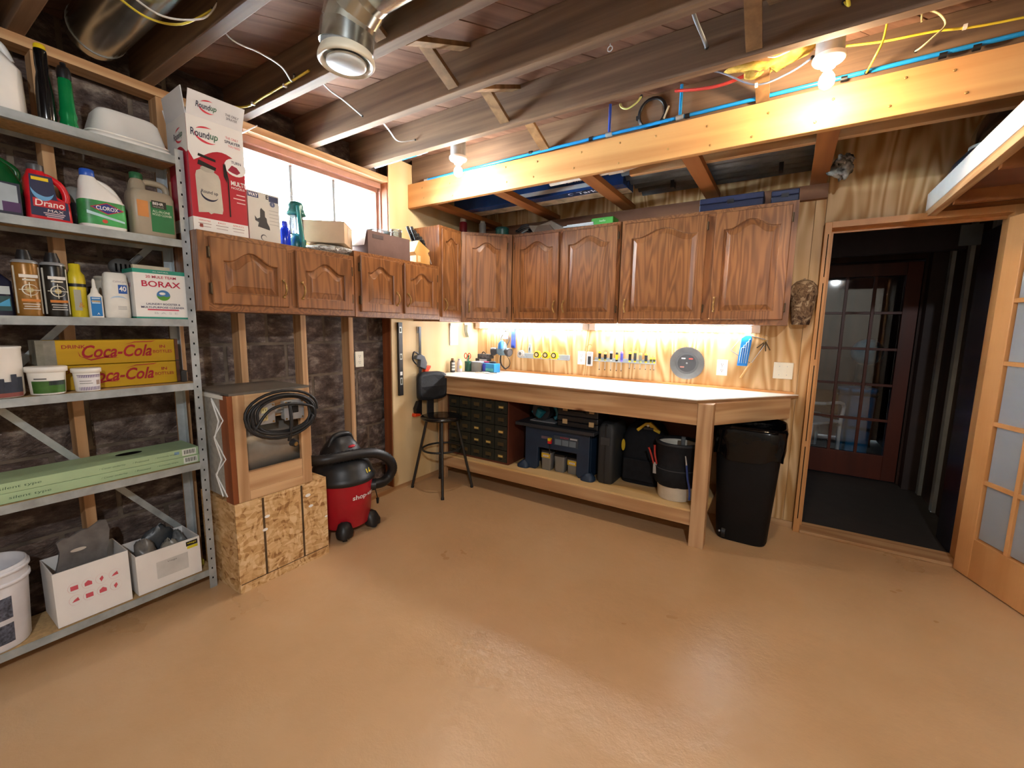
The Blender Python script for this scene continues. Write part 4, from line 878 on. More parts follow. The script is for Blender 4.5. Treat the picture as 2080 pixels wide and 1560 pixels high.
# ---- on the corner and back cabinets
t = P('red_can', 'red can with white cap on the corner cabinet', 'can', -2.55, 3.13, zK); MB().lathe([(.034, 0), (.035, .004), (.035, .125), (.028, .135)], n=18).build('body', mat('7a1c24', .4), t); MB().lathe([(.028, .133), (.028, .165), (.025, .168)], n=16).build('cap', 'white', t)
t = P('grey_can', 'grey can on the corner cabinet right of the red can', 'can', -2.40, 3.22, zK); MB().lathe([(.030, 0), (.031, .004), (.031, .12), (.022, .128)], n=18).build('body', mat('8e9290', .4, .3), t); MB().lathe([(.022, .126), (.022, .142), (.019, .144)], n=14).build('cap', mat('b0b0ac'), t)
t = P('teal_tin', 'low dark teal tin on the corner cabinet', 'tin', -2.24, 3.30, zK); MB().lathe([(.058, 0), (.06, .004), (.06, .07)], n=22).build('body', mat('1c5a54', .35), t); MB().lathe([(.062, .066), (.062, .082), (.058, .084)], n=22).build('lid', mat('184a46', .35), t)
t = P('cable_bundle', 'tangled black cable bundle on the back cabinet left end', 'cable', -2.00, 3.30, zK)
m = MB()
for i in range(4):
    pts = [(.07 * math.cos(a_ * .9 + i) * (1 + .2 * math.sin(a_ * 2.3 + i)), .045 * math.sin(a_ + i * .8), .014 + .042 * abs(math.sin(a_ * .7 + i)) + .006 * i) for a_ in [k * .45 for k in range(16)]]; m.tube(spline(pts, 3), .0055, 6)
m.build('coils', mat('2c2c30', .35), t); MB().tube([(-.03, 0, .02), (.03, 0, .05)], .012, 8).build('tie', mat('8a8e90', .3), t)
t = P('paper_sack', 'folded grey paper lying on the back cabinet', 'paper', -1.79, 3.37, zK); MB().prism([(-.11, 0), (.18, 0), (.17, .02), (.06, .085), (-.06, .06), (-.16, .07)], -.10, .10, 'y').build('sheet', mat('8a8478', .7), t, bevel=.004); MB().prism([(-.1, 0), (.1, 0), (.05, .05), (-.06, .055)], -.112, -.101, 'y').build('fold', mat('6a5a4c', .7), t)
t = P('paper_sheets', 'stack of white sheets on the back cabinet by the green box', 'paper', -1.47, 3.30, zK); MB().box(-.13, .14, -.07, .07, 0, .012).build('lower_sheets', mat('c8ccd0', .6), t, (0, 0, 0), (0, 0, .08)); MB().box(-.10, .13, -.06, .06, .0122, .024).build('upper_sheets', mat('d6dadc', .6), t, (0, 0, 0), (0, 0, -.04))
t = P('green_box', 'flat bright green box on the back cabinet', 'box', -1.27, 3.30, zK); MB().box(-.09, .085, -.06, .06, 0, .048).build('carton', mat('3f9a34', .5), t, bevel=.002); text('hello', (0, -.0606, .024), '-y', .014, mat('d8e8d0'), t, .05, .2); MB().box(-.02, .02, .02, .058, .048, .052).build('tab', mat('2a6a24', .5), t)
for lab, x, wd, h in (('navy blue case lying on the back cabinet, left of a smaller one', -.39, .38, .085), ('small navy blue case at the right end of the back cabinet', -.085, .15, .075)):
    t = P('navy_case', lab, 'case', x, 3.33, zK, 'navy cases on the back cabinet'); MB().box(-wd / 2, wd / 2, -.08, .09, 0, h * .55).build('lower_shell', mat('1c2440', .4), t, bevel=.006); MB().box(-wd / 2, wd / 2, -.08, .09, h * .56, h).build('upper_shell', mat('232c4c', .4), t, bevel=.006); MB().box(-.02, .02, -.086, -.08, h * .4, h * .7).build('latch', 'black', t)

# ================================================================== UNDER-CABINET LIGHTS
led = emit('cabinet_led', (.93, .96, 1, 1), LED_CAB)
for x0, x1, lab in ((-2.675, -1.455, 'lit tube light under the cabinets, the left of two'), (-1.445, -.165, 'lit tube light under the cabinets, the right of two')):
    t = thing('cabinet_light', lab, 'light', ((x0 + x1) / 2, 3.500, 1.4415), 0, 'tube lights under the cabinets'); h = (x1 - x0) / 2
    MB().box(-h, h, -.02, .024, -.008, 0).box(-h + .055, h - .055, .0185, .024, -.05, -.008).build('housing', 'whitep', t)
    for s in (-1, 1): MB().box(min(s * h, s * (h - .055)), max(s * h, s * (h - .055)), -.019, .019, -.052, -.008).build('end_cap', 'whitep', t)
    MB().loft([(z, 0, 0, h - .055, .017 if z > -.03 else .012, 8) for z in (-.008, -.025, -.050)], 24).build('diffuser', led, t)

# ================================================================== WORKBENCH
BF, BX0, BX1 = 2.845, XP + .012, .10
t = thing('workbench', 'long white-topped wooden workbench with an angled right end', 'workbench', (-1.2, 3.2, 0))
def B(n, m_, *b, bevel=.002): return MB().box(b[0] + 1.2, b[1] + 1.2, b[2] - 3.2, b[3] - 3.2, b[4], b[5]).build(n, m_, t, bevel=bevel)
poly = [(BX0, BF), (-.44, BF), (BX1, YB - .015), (BX0, YB - .015)]; wl = [(x + 1.2, y - 3.2) for x, y in poly]
MB().prism(wl, .948, .964).build('top_core', wood('core_wood', 'a8805a', '8a6442', 'x', 5, 4, .06, .5, .6, .3), t); MB().prism(wl, .9641, .970).build('top_sheet', mat('eeeae2', .35, 0, .5, .03), t)
B('apron', 'pine_x', -2.66, -.435, 2.862, 2.90, .805, .9475); B('leg', 'pine_z', -.434, -.345, 2.852, 2.942, 0, .9475); B('leg', 'pine_z', -2.665, -2.578, 2.905, 2.943, 0, .9475)
B('leg', 'pine_z', -2.665, -2.578, 3.49, 3.528, 0, .9475); B('leg', 'pine_z', -.434, -.345, 3.49, 3.528, 0, .9475)
a = math.atan2(YB - .03 - 2.89, .085 + .36); L = math.hypot(.445, YB - .03 - 2.89)
MB().box(.05, L - .03, -.019, .019, .805, .9475).build('angled_apron', 'pine_x', t, (-.385 + 1.2, 2.90 - 3.2, 0), (0, 0, a), bevel=.002)
MB().box(L * .45, L - .06, .02, .058, .80, .85).build('angled_block', 'pine_x', t, (-.385 + 1.2, 2.90 - 3.2, 0), (0, 0, a), bevel=.002)
B('lower_rail', 'pine_x', -2.575, -.435, 2.865, 2.903, .135, .226); B('lower_deck', 'ply_y', -2.66, -.345, 2.945, 3.53, .226, .240, bevel=0); B('lower_deck', 'ply_y', -2.575, -.437, 2.87, 2.945, .226, .240, bevel=0)
B('lower_rail', 'pine_x', -2.575, -.435, 3.49, 3.528, .135, .226); B('back_panel', 'brown_ply', -2.57, -.36, 3.534, 3.546, .25, .94, bevel=0)
MB().box(-1.50, .07 + 1.2, 3.532 - 3.2, 3.5495 - 3.2, .9702, .985).build('back_trim', mat('d89858', .5), t)
ZT = .9715
# ---- bench-top clutter in the corner
t = P('spray_tin', 'brown topped black and white spray tin at the bench corner', 'can', -2.655, 3.10, ZT); MB().lathe([(.022, 0), (.023, .003), (.023, .10), (.016, .112)], n=18).build('body', mat('2e2a28', .35), t); MB().lathe([(.014, .110), (.014, .128), (.011, .132)], n=14).build('cap', mat('8a6a4a'), t)
for k in range(3): curved(t, 'label', .0236, .0236, .018 + k * .028, .038 + k * .028, -1.2, .8, mat('c8c8c4'))
t = P('pale_tin', 'pale tin with a yellow sticker beside the spray tin', 'can', -2.645, 3.19, ZT); MB().lathe([(.026, 0), (.027, .003), (.027, .085), (.018, .10), (.012, .115)], n=18).build('body', mat('d8d0d8', .35), t); curved(t, 'sticker', .0276, .0276, .03, .06, -.9, .1, mat('e8d060')); MB().lathe([(.014, .112), (.014, .122)], n=12).build('cap', mat('c0b0c0'), t)
t = P('green_cup', 'dark green pencil cup on the bench', 'cup', -2.60, 3.27, ZT); MB().lathe([(.034, 0), (.035, .004), (.035, .095), (.032, .095), (.031, .01), (.004, .008)], n=20, cap1=False).build('cup', mat('14503c', .4), t); MB().lathe([(.0352, .088), (.0365, .092), (.0352, .097)], n=20, cap0=False, cap1=False).build('rim', mat('1c6048', .4), t)
t = P('scissors', 'orange handled scissors standing in the green cup', 'scissors', -2.605, 3.265, ZT + .012)
m = MB()
for s in (-1, 1): m.tube([(.017 * math.cos(k * PI / 6) + s * .019, .004 * s, .137 + .026 * math.sin(k * PI / 6)) for k in range(12)], .0045, 6, True)
m.build('finger_loops', mat('e04a2c', .4), t); MB().box(-.008, .008, -.004, .004, 0, .115).build('blades', 'steel', t)
t = P('green_marker', 'green stick standing in the pencil cup', 'pen', -2.59, 3.255, ZT + .012); MB().cyl((0, 0, 0), (.012, -.008, .13), .006).build('barrel', mat('1c8a5c'), t); MB().cyl((.012, -.008, .13), (.014, -.0095, .145), .007).build('cap', mat('0c5a3c'), t)
t = P('clear_bin', 'clear plastic bin of yellow hardware on the bench', 'bin', -2.505, 3.32, ZT); open_box(t, -.06, .06, -.05, .05, .09, M['clearplastic'], .003); MB().box(-.062, .062, -.052, .052, .09, .096).build('lid', mat('a8b0c8', .3), t); lump('contents', (0, 0, .035), (.05, .04, .03), mat('b89a4a', .4, 0, .5, .5, 60), t, 21, .2)
t = P('blue_box', 'blue and turquoise box on the bench next to the clear bin', 'box', -2.375, 3.34, ZT); MB().box(-.062, .07, -.05, .05, 0, .085).build('body', mat('2a8cc8', .35), t, bevel=.003); MB().box(-.064, -.03, -.0505, .0505, 0, .08).build('end_panel', mat('3a4ac8', .35), t); MB().box(-.03, .06, -.053, -.05, .01, .04).build('front_label', mat('5ac0c8', .35), t)
t = P('dark_packs', 'stack of dark blister packs behind the clear bin', 'packs', -2.535, 3.43, ZT); MB().box(-.07, .06, -.04, .05, 0, .12).build('lower_pack', mat('4a4e50', .4, 0, .5, .4, 50), t, bevel=.003); MB().box(-.05, .10, -.035, .04, .121, .165).build('upper_pack', mat('55595c', .35, 0, .5, .4, 50), t, bevel=.006); decal('label', rect(.09, .05), (.025, -.0408, .09), '-y', mat('dfe4e6'), t); MB().tube(spline([(-.02, 0, .165), (.0, 0, .185), (.03, 0, .165)], 4), .005).build('carry_loop', 'black', t)
t = P('pink_strap', 'pink and black coiled strap on top of the blue box', 'strap', -2.40, 3.34, ZT + .0865); MB().tube([(.035 * math.cos(k * PI / 6) - .02, .025 * math.sin(k * PI / 6), .008) for k in range(12)], .006, 6, True).build('pink_coil', mat('d03a78'), t); MB().tube([(.03 * math.cos(k * PI / 6) + .04, .025 * math.sin(k * PI / 6), .010) for k in range(12)], .008, 6, True).build('black_coil', 'black', t)
t = P('paper_scraps', 'loose papers and cords lying on the bench', 'paper', -2.37, 3.235, ZT); MB().box(-.09, .10, -.035, .04, 0, .003).build('sheet', mat('d8c8b4', .6), t, (0, 0, 0), (0, 0, .2)); MB().box(-.06, .07, -.03, .03, .004, .008).build('sheet', mat('c8d4d0', .6), t, (.02, .01, 0), (0, 0, -.3)); MB().tube(spline([(-.05, -.02, .012), (.0, .03, .014), (.06, .0, .012), (.12, .02, .008)], 5), .0035, 6).build('cord', 'black', t)

# ================================================================== THINGS ON THE PLYWOOD WALLS
YW = YB - .001
t = P('respirator', 'grey and blue half-face respirator hanging by its straps over the bench', 'respirator', -2.335, YW, .985)
MB().loft([(.145, 0, -.075, .035, .035, 2.2), (.165, 0, -.085, .050, .050, 2.4), (.20, 0, -.085, .052, .050, 2.4), (.25, 0, -.07, .032, .035, 2.2), (.275, 0, -.06, .015, .02, 2)], 22).build('mask_shell', mat('6e8894', .45), t)
MB().loft([(.21, 0, -.10, .03, .035, 3), (.26, 0, -.10, .024, .03, 3), (.29, 0, -.09, .012, .015, 2)], 18).build('nose_piece', mat('3a8ad0', .4), t)
for s in (-1, 1):
    MB().tube([(s * .055, -.09, .19), (s * .085, -.105, .18), (s * .105, -.112, .176)], [.030, .042, .040], 18).build('filter_cartridge', mat('3c3a3c', .5), t)
    MB().tube([(s * .105, -.112, .176), (s * .109, -.113, .1755)], [.032, .030], 18).build('filter_face', mat('5c5a5c', .6, 0, .4, .3, 200), t)
    MB().tube(spline([(s * .035, -.05, .24), (s * .05, -.03, .31), (s * .03, -.02, .35), (s * .005, -.012, .385)], 5), .007, 6, flat=.3).build('strap', mat('4a4e58', .6), t)
    MB().tube(spline([(s * .03, -.06, .15), (s * .055, -.03, .09), (s * .045, -.02, .04), (0, -.02, .005)], 5), .007, 6, flat=.3).build('strap', mat('2a2420', .6), t)
MB().box(-.03, .03, -.03, -.018, .30, .37).build('head_cradle', mat('aab8c4', .5), t, bevel=.006)
MB().cyl((0, 0, .385), (0, -.03, .39), .004).build('hook', 'steel', t)
t = P('blue_scraper_card', 'tall narrow blue packaged tool hung behind the respirator', 'package', -2.255, YW, 1.205); MB().box(-.022, .022, -.016, 0, 0, .19).build('card', mat('3a52b0', .35), t, bevel=.002); MB().box(-.016, .016, -.024, -.016, .02, .10).build('blister', mat('5a6ec8', .2), t); decal('print', rect(.02, .02), (0, -.0165, .17), '-y', mat('d8e0f0'), t)
rail = mat('c0ccd4', .3, .5)
t = P('magnet_rail', 'pale magnetic tool rail holding tape measures', 'rail', -1.92, YW, 1.115); MB().box(-.26, .275, -.014, 0, 0, .045).build('bar', rail, t, bevel=.002); MB().box(-.26, .275, -.030, -.014, -.003, .004).build('ledge', rail, t)
def tape(x, body, face, lab):
    t = P('tape_measure', lab, 'tape measure', x, YW - .0155, 1.120, 'tape measures on the rail')
    MB().loft([(0, 0, -.0, .030, .0, 4)], 4) if False else None
    MB().prism([(-.032, 0), (.034, 0), (.036, .03), (.028, .058), (.008, .068), (-.014, .066), (-.030, .05), (-.035, .025)], -.042, -.002, 'y').build('case', body, t, bevel=.006)
    m = MB(); m.tube([(0, -.042, .033), (0, -.0445, .033)], [.025, .024], 20); m.build('side_disc', face, t)
    MB().tube([(0, -.0445, .033), (0, -.0448, .033)], [.016, .015], 16).build('emblem', mat('e0d4a0') if body is M['yellow'] else mat('8a8a88'), t); MB().box(.030, .044, -.03, -.012, .0, .012).build('tape_hook', 'steel', t)
    text('25', (0, -.0452, .040), '-y', .008, 'ink', t)
tape(-2.145, mat('b8b8b4', .3, .5), mat('d0d0cc', .35), 'silver tape measure at the left end of the rail')
for x, l in ((-1.965, 'leftmost'), (-1.872, 'middle'), (-1.785, 'rightmost')): tape(x, M['yellow'], M['ink'], l + ' of three yellow tape measures on the rail')
t = P('utility_knife', 'pale blue utility knife stuck upright on the magnet rail', 'knife', -2.055, YW - .0155, 1.165); MB().prism([(-.018, 0), (.014, 0), (.018, .05), (.012, .085), (-.008, .09), (-.016, .05)], -.016, -.002, 'y').build('grip', mat('b0c8d4', .35, .3), t, bevel=.003); MB().box(-.003, .003, -.018, -.016, .02, .05).build('slider', 'black', t)
def outlet(lab, loc, rz, w=.074, kind=2, h=.118, m_='ivory'):
    t = thing('wall_outlet', lab, 'outlet', loc, rz); MB().box(-w / 2, w / 2, -.007, 0, -h / 2, h / 2).build('cover_plate', m_, t, bevel=.003)
    if kind == 2:
        for z in (-.022, .022):
            MB().loft([(-.009, 0, 0, .016, .0145, 3), (-.0, 0, 0, .016, .0145, 3)], 20).build('socket_face', m_, t, (0, -.0, z), (-PI / 2, 0, 0)) if False else MB().prism(ell(.017, .0145, 18), -.0085, -.007, 'y').build('socket_face', m_, t, (0, 0, z))
            for dx in (-.006, .006): MB().box(dx - .0012, dx + .0012, -.0088, -.0085, z - .001, z + .009).build('slot', 'hole', t)
            MB().prism(ell(.0028, .0028, 8), -.0088, -.0085, 'y').build('ground_hole', 'hole', t, (0, 0, z - .008))
        MB().prism(ell(.003, .003, 8), -.008, -.007, 'y').build('screw', 'steel', t)
    else:
        for dx in (-.023, .023): MB().box(dx - .005, dx + .005, -.0085, -.007, -.012, .012).build('switch_slot', m_, t); MB().box(dx - .004, dx + .004, -.018, -.008, -.002, .008).build('toggle', m_, t, (0, 0, 0), (0, 0, 0))
        for dx in (-.023, .023):
            for z in (-.03, .03): MB().prism(ell(.003, .003, 8), -.008, -.007, 'y').build('screw', 'steel', t, (dx, 0, z))
    return t
outlet('white duplex outlet on the plywood left of the screwdriver rack', (-1.532, YW, 1.142), 0, m_='white'); outlet('white duplex outlet between the saw blade and the hex keys', (-.393, YW, 1.127), 0, m_='white')
outlet('ivory double light switch plate by the door frame', (-.005, YW, 1.130), 0, .118, 1, .116)
outlet('ivory duplex outlet on the bare stud wall', (XS + .001 + .0, 2.088, 1.145), R90)
MB().box(-.03, .03, 0, .05, -.045, .045).build('back_box', 'galv', D.objects['wall_outlet.003'] if 'wall_outlet.003' in D.objects else D.objects['wall_outlet'])
# lighter / stud finder
t = P('stud_finder', 'small pale gadget with a dark window left of the screwdrivers', 'gadget', -1.452, YW, 1.075); MB().box(-.028, .028, -.022, 0, 0, .125).build('body', mat('d0d4d8', .3), t, bevel=.006); MB().box(-.012, .016, -.0235, -.022, .015, .085).build('dark_window', mat('3a3e44', .3), t)
MB().tube(spline([(-.02, -.01, .125), (-.028, -.012, .17), (0, -.014, .19), (.02, -.012, .178)], 5), .0035, 6).build('lanyard', mat('c89048'), t)
# screwdriver rack
t = P('screwdriver_rack', 'slim metal rail rack full of screwdrivers', 'rack', -1.145, YW, 1.125); MB().box(-.26, .265, -.006, 0, -.006, .03).build('back_plate', 'galv', t); MB().box(-.26, .265, -.05, -.006, 0, .004).build('shelf_plate', 'galv', t)
sd = [(-1.352, '1c1c20', 'e8d82a', .075, 'black handle and yellow top, leftmost'), (-1.302, '1c1c20', 'c8c060', .068, 'black handle, second from the left'), (-1.250, '1e1e24', 'd0d8d8', .078, 'black handle, third from the left'), (-1.200, 'e0cc20', '1c1c20', .07, 'yellow and black handle, left of the purple one'), (-1.158, '5a5ac0', '8a7ae0', .08, 'purple handle'), (-1.088, '1c1c20', 'e8e03a', .08, 'black and yellow handle, just right of the purple one'),
      (-1.045, '4a4e54', 'e8e03a', .09, 'tall grey handle and yellow collar'), (-1.000, '8a8c84', 'd8d860', .075, 'pale grey handle'), (-.955, '2c3038', 'e0c83a', .075, 'slim dark handle and yellow collar'), (-.915, '5a5e30', 'e0d83a', .045, 'stubby olive handle, left of the other stubby one'), (-.888, '4a5034', 'e0d83a', .045, 'stubby olive handle at the right end')]
for i, (x, c, c2, ln, lab) in enumerate(sd):
    k = P('screwdriver', 'screwdriver with ' + lab + ' in the rack', 'screwdriver', x, YW - .030, 1.131, 'screwdrivers in the rack'); r = .0125 if ln > .05 else .010
    MB().lathe([(r * .75, 0), (r * .8, .012), (r * 1.0, .025), (r * .95, ln * .6), (r * 1.02, ln - .012)], n=10).build('handle', mat(c, .35), k); MB().lathe([(r * 1.02, ln - .012), (r * .95, ln), (r * .6, ln + .006)], n=10).build('end_cap', mat(c2, .35), k)
    MB().lathe([(r * .82, .0), (r * .82, .014)], n=10, cap0=False, cap1=False).build('collar', mat(c2, .35), k)
    MB().cyl((0, 0, 0), (0, 0, -.075 if i < 5 else -.05), .0028, n=6).build('shaft', 'steel', k); MB().box(-.004, .004, -.0015, .0015, -.083 if i < 5 else -.055, -.072 if i < 5 else -.048).build('tip', 'bronze', k)
# saw blade
t = P('saw_blade', 'round steel saw blade hung on the plywood wall', 'saw blade', -.644, YW, 1.146); n = 60; R0, R1 = .122, .129; pts = []
for i in range(n):
    a_ = 2 * PI * i / n; pts += [(R0 * math.cos(a_), R0 * math.sin(a_)), (R1 * math.cos(a_ + .02), R1 * math.sin(a_ + .02)), (R1 * math.cos(a_ + .045), R1 * math.sin(a_ + .045))]
MB().prism(pts, -.008, -.005, 'y').build('disc', mat('9aa0a4', .3, .85, .5, .1), t); MB().tube([(0, -.008, 0), (0, -.0085, 0)], [.085, .085], 30).build('label_ring', mat('787c80', .35, .6), t); MB().tube([(0, -.0085, 0), (0, -.0088, 0)], [.068, .068], 30).build('label_face', mat('5c6064', .35, .5), t)
MB().tube([(0, -.002, 0), (0, -.016, 0)], [.008, .006], 12).build('arbor_nail', 'steel', t)
for a_, c in ((2.2, 'd8d8d8'), (.9, 'c84a40'), (3.9, 'c88a80')): decal('print_mark', rect(.03, .010), (.045 * math.cos(a_), -.0092, .045 * math.sin(a_)), '-y', mat(c), t)
# hex keys + coping saw + keys
t = P('coping_saw', 'coping saw with a wooden handle hanging by the door', 'saw', -.20, YW, 1.06)
d0, d1 = Vector((.085, -.012, .275)), Vector((-.065, -.012, .0)); MB().tube([tuple(d1), tuple(d1 + (d0 - d1) * .2), tuple(d1 + (d0 - d1) * .42)], [.007, .010, .008], 10).build('handle', mat('d8a868', .5), t); MB().tube([tuple(d1 + (d0 - d1) * .42), tuple(d0)], .002, 6).build('saw_wire', 'steel', t)
MB().tube(spline([tuple(d1 + (d0 - d1) * .40), (-.13, -.012, .19), (-.135, -.012, .21), (-.06, -.012, .305), (.05, -.012, .29), tuple(d0)], 5), .003, 6).build('frame_bow', mat('8a8e90', .4, .5), t)
t = P('hex_key_set', 'blue packet of hex keys hanging on the plywood wall', 'hex keys', -.258, YW - .022, 1.15, None, 0); MB().prism([(-.036, 0), (.030, 0), (.048, .20), (.038, .222), (.005, .222), (-.02, .20)], -.014, 0, 'y').build('holder', mat('2a8ae0', .3), t, bevel=.003)
for k in range(4): MB().tube([(-.022 + k * .014, -.016, .02), (-.014 + k * .015, -.016, .13 + .02 * k), (.008 + k * .010, -.016, .135 + .02 * k)], .003, 6).build('hex_key', mat('a8c8e8', .3, .5), t)
t = P('key_bunch', 'bunch of old keys on a nail by the cabinets', 'keys', -.128, YW, 1.265); MB().tube([(.022 * math.cos(k * PI / 6), -.012, .085 + .022 * math.sin(k * PI / 6)) for k in range(12)], .002, 6, True).build('key_ring', 'brass', t)
for k, a_ in enumerate((-.5, -.1, .4, .8)): MB().box(-.004, .004, -.016 + .002 * k, -.014 + .002 * k, -.07, 0).build('key', 'bronze', t, (0, 0, .066), (0, a_, 0)); MB().prism(ell(.010, .010, 10), -.016 + .002 * k, -.014 + .002 * k, 'y').build('key_bow', 'brass', t, (.0, 0, .07 - .01 * k), (0, a_, 0))
MB().cyl((0, 0, .106), (0, -.02, .11), .002, n=6).build('nail', 'steel', t)
# camouflage cap
t = P('camo_cap', 'camouflage cap hanging beside the cabinets', 'cap', .066, YW - .002, 1.44)
rs = []
for z, hx, hy, cy in ((.14, .055, .050, -.055), (.17, .072, .066, -.068), (.22, .080, .075, -.076), (.265, .072, .066, -.068), (.295, .048, .046, -.05), (.308, .02, .02, -.03)): rs.append((z, 0, cy, hx, hy, 2.2))
MB().loft(rs, 24).build('crown', 'camo', t)
m = MB(); n = 10; g = []
for k in range(6):
    q = k / 5; g.append([((.066 - .018 * q ** 2) * math.sin(-1.25 + 2.5 * i / n), -.065 - (.060 + .01 * q) * math.cos(-1.25 + 2.5 * i / n) * (1 - .35 * q), .165 - .155 * q) for i in range(n + 1)])
m.rings(g, False, False, True, False); o = m.build('visor', 'camo', t); sm = o.modifiers.new('thick', 'SOLIDIFY'); sm.thickness = .004
MB().ball((0, -.03, .312), .007, 8, 6).build('top_button', 'camo', t)
# level, clamp, notepad on the left plywood
XQ = XP + .003
t = P('spirit_level', 'tall black spirit level leaning upright on the left plywood panel', 'level', XQ, 2.475, .822); MB().box(0, .022, -.022, .022, 0, .606).build('beam', 'black', t, bevel=.002)
for z, h in ((.09, .06), (.30, .05), (.52, .05)): MB().box(.0222, .023, -.013, .013, z, z + h).build('vial_window', mat('c8d0cc', .25), t); MB().cyl((.0232, 0, z + .01), (.0232, 0, z + h - .01), .005, n=8).build('vial', mat('4a4e40', .2), t)
MB().box(.0222, .0226, -.012, .012, .17, .20).build('sticker', 'whitep', t)
MB().box(-.004, .0, -.018, .018, .10, .14).build('hanger', 'bronze', t)
t = P('bar_clamp', 'black bar clamp with orange pads hanging on the left plywood panel', 'clamp', XQ, 2.70, .62); org = mat('e8481c', .4); gy = mat('5a6068', .4)
MB().box(.012, .020, -.012, .012, 0, .775).build('bar', mat('3a3c40', .35, .6), t); MB().box(-.003, .012, -.02, .02, .72, .775).build('hanger', 'steel', t)
MB().prism([(-.03, .43), (.045, .40), (.06, .46), (.03, .52), (-.01, .54), (-.06, .53), (-.075, .50), (-.02, .49)], .004, .045, 'x').build('trigger_head', gy, t, bevel=.006); MB().tube(spline([(.025, -.03, .54), (.03, -.085, .56), (.03, -.10, .50), (.03, -.06, .455)], 5), .007, 8).build('trigger', 'black', t)
MB().prism([(.03, .35), (.075, .38), (.11, .42), (.105, .435), (.06, .43), (.035, .41)], .008, .042, 'x').build('jaw_pad', org, t, bevel=.004)
MB().prism([(-.02, .02), (-.02, .13), (-.05, .13), (-.085, .07), (-.08, .03), (-.04, .015)], .006, .045, 'x').build('fixed_jaw', 'black', t, bevel=.005); MB().prism([(-.10, .0), (-.03, -.002), (-.03, .022), (-.095, .028)], .006, .045, 'x').build('jaw_pad', org, t, bevel=.004)
t = P('notepad', 'white paper pad hanging in the corner under the cabinets', 'paper', XQ, 3.16, 1.225); MB().box(0, .012, -.055, .055, 0, .19).build('sheets', mat('e4ecf4', .5), t); MB().box(0, .02, -.055, .055, .185, .205).build('clip_bar', 'steel', t)
t = P('cable_ties', 'dark green cable ties hanging under the corner cabinet', 'cable ties', XQ, 3.33, 1.30)
for k in range(4): MB().tube(spline([(.01, k * .012, .13), (.02, k * .012 - .02, .06), (.015, k * .012 + .01, .0)], 4), .003, 6).build('tie', mat('2c4a3c'), t)
MB().box(0, .012, -.01, .05, .12, .135).build('hook', 'steel', t)

# ================================================================== UNDER THE BENCH
ZD = .2415
# parts cabinet
t = P('drawer_cabinet', 'brown parts cabinet with small dark drawers under the bench', 'drawers', -2.235, 3.09, ZD); bw = mat('6a3828', .45, .2)
MB().box(-.335, .335, -.155, .19, 0, .015).box(-.335, .335, -.155, .19, .545, .56).box(-.335, -.323, -.155, .19, .015, .545).box(.323, .335, -.155, .19, .015, .545).box(-.323, .323, .17, .19, .015, .545).build('body', bw, t)
dm = mat('2e3028', .45, .2); cw, ch = .646 / 5, .53 / 5; base = None
def drawer_parts(o):
    MB().prism(rect(.060, .030), -.1625, -.160, 'y').build('label_holder', mat('6a5c40', .4, .6), o); MB().box(-.012, .012, -.172, -.1625, -.026, -.020).build('pull', 'black', o)
for i in range(5):
    for k in range(5):
        d = MB().box(-cw / 2 + .003, cw / 2 - .003, -.160, .16, -ch / 2 + .003, ch / 2 - .003).build('drawer', dm, t, (-.323 + (i + .5) * cw, 0, .015 + (k + .5) * ch)) if base is None else copy_of(base, t, (-.323 + (i + .5) * cw, 0, .015 + (k + .5) * ch))
        if base is None: base = d; drawer_parts(d); kids = list(d.children)
        else:
            for c in kids: copy_of(c, d)
        if (i, k) in ((4, 4), (4, 2), (3, 1), (2, 1), (2, 2), (4, 0)): decal('paper_label', rect(.045, .016), (0, -.163, .0), '-y', mat('d8b868'), d)
t = P('red_knob_tool', 'red plastic dispenser lying on the parts cabinet', 'dispenser', -2.20, 3.10, ZD + .5615); MB().loft([(0, 0, 0, .04, .04, 3), (.035, 0, 0, .042, .042, 3), (.05, 0, 0, .02, .02, 2)], 16).build('body', mat('a0183c', .35), t); MB().cyl((.045, 0, .02), (.08, .0, .03), .012).build('nozzle', mat('6a1830', .4), t)
# router table
nv = mat('1c3048', .5); t = P('router_table', 'dark blue router table with a grey top under the bench', 'router table', -1.49, 3.13, ZD)
MB().box(-.345, .345, -.20, .21, .365, .392).build('table_top', mat('2c3036', .45), t, bevel=.004)
MB().prism([(-.28, 0), (-.18, 0), (-.16, .02), (-.16, .19), (.185, .19), (.185, .02), (.205, 0), (.29, 0), (.29, .36), (-.28, .36)], -.14, -.10, 'y').build('front_panel', nv, t, bevel=.006); MB().box(-.28, -.25, -.10, .18, 0, .36).build('side_panel', nv, t, bevel=.004); MB().box(.26, .29, -.10, .18, 0, .36).build('side_panel', nv, t, bevel=.004)
for x in (-.29, .285): MB().loft([(0, x, -.13, .055, .05, 3), (.02, x, -.13, .055, .05, 3), (.055, x, -.115, .02, .02, 2)], 20).build('foot', nv, t)
MB().box(-.01, .20, -.146, -.14, .235, .315).build('label_plate', mat('3a4450', .5), t); text('BOSCH', (.08, -.1468, .302), '-y', .013, mat('a8243c'), t, .07, 0, .02)
for k in range(3): MB().box(.0 + k * .062, .055 + k * .062, -.1475, -.146, .24, .285).build('label_panel', mat('6a7884'), t)
decal('label_panel', rect(.06, .012), (.16, -.1470, .302), '-y', mat('b0b4b8'), t); decal('label_panel', rect(.085, .022), (-.085, -.1406, .28), '-y', mat('6a5a64'), t)
MB().box(-.06, -.03, -.16, -.14, .24, .275).build('switch_paddle', mat('d8202c', .4), t); MB().box(-.058, -.032, -.163, -.14, .262, .285).build('switch_key', 'yellow', t); MB().cyl((-.045, -.15, .15), (-.045, -.15, .24), .004).build('cord', 'black', t)
zr = ZD + .394
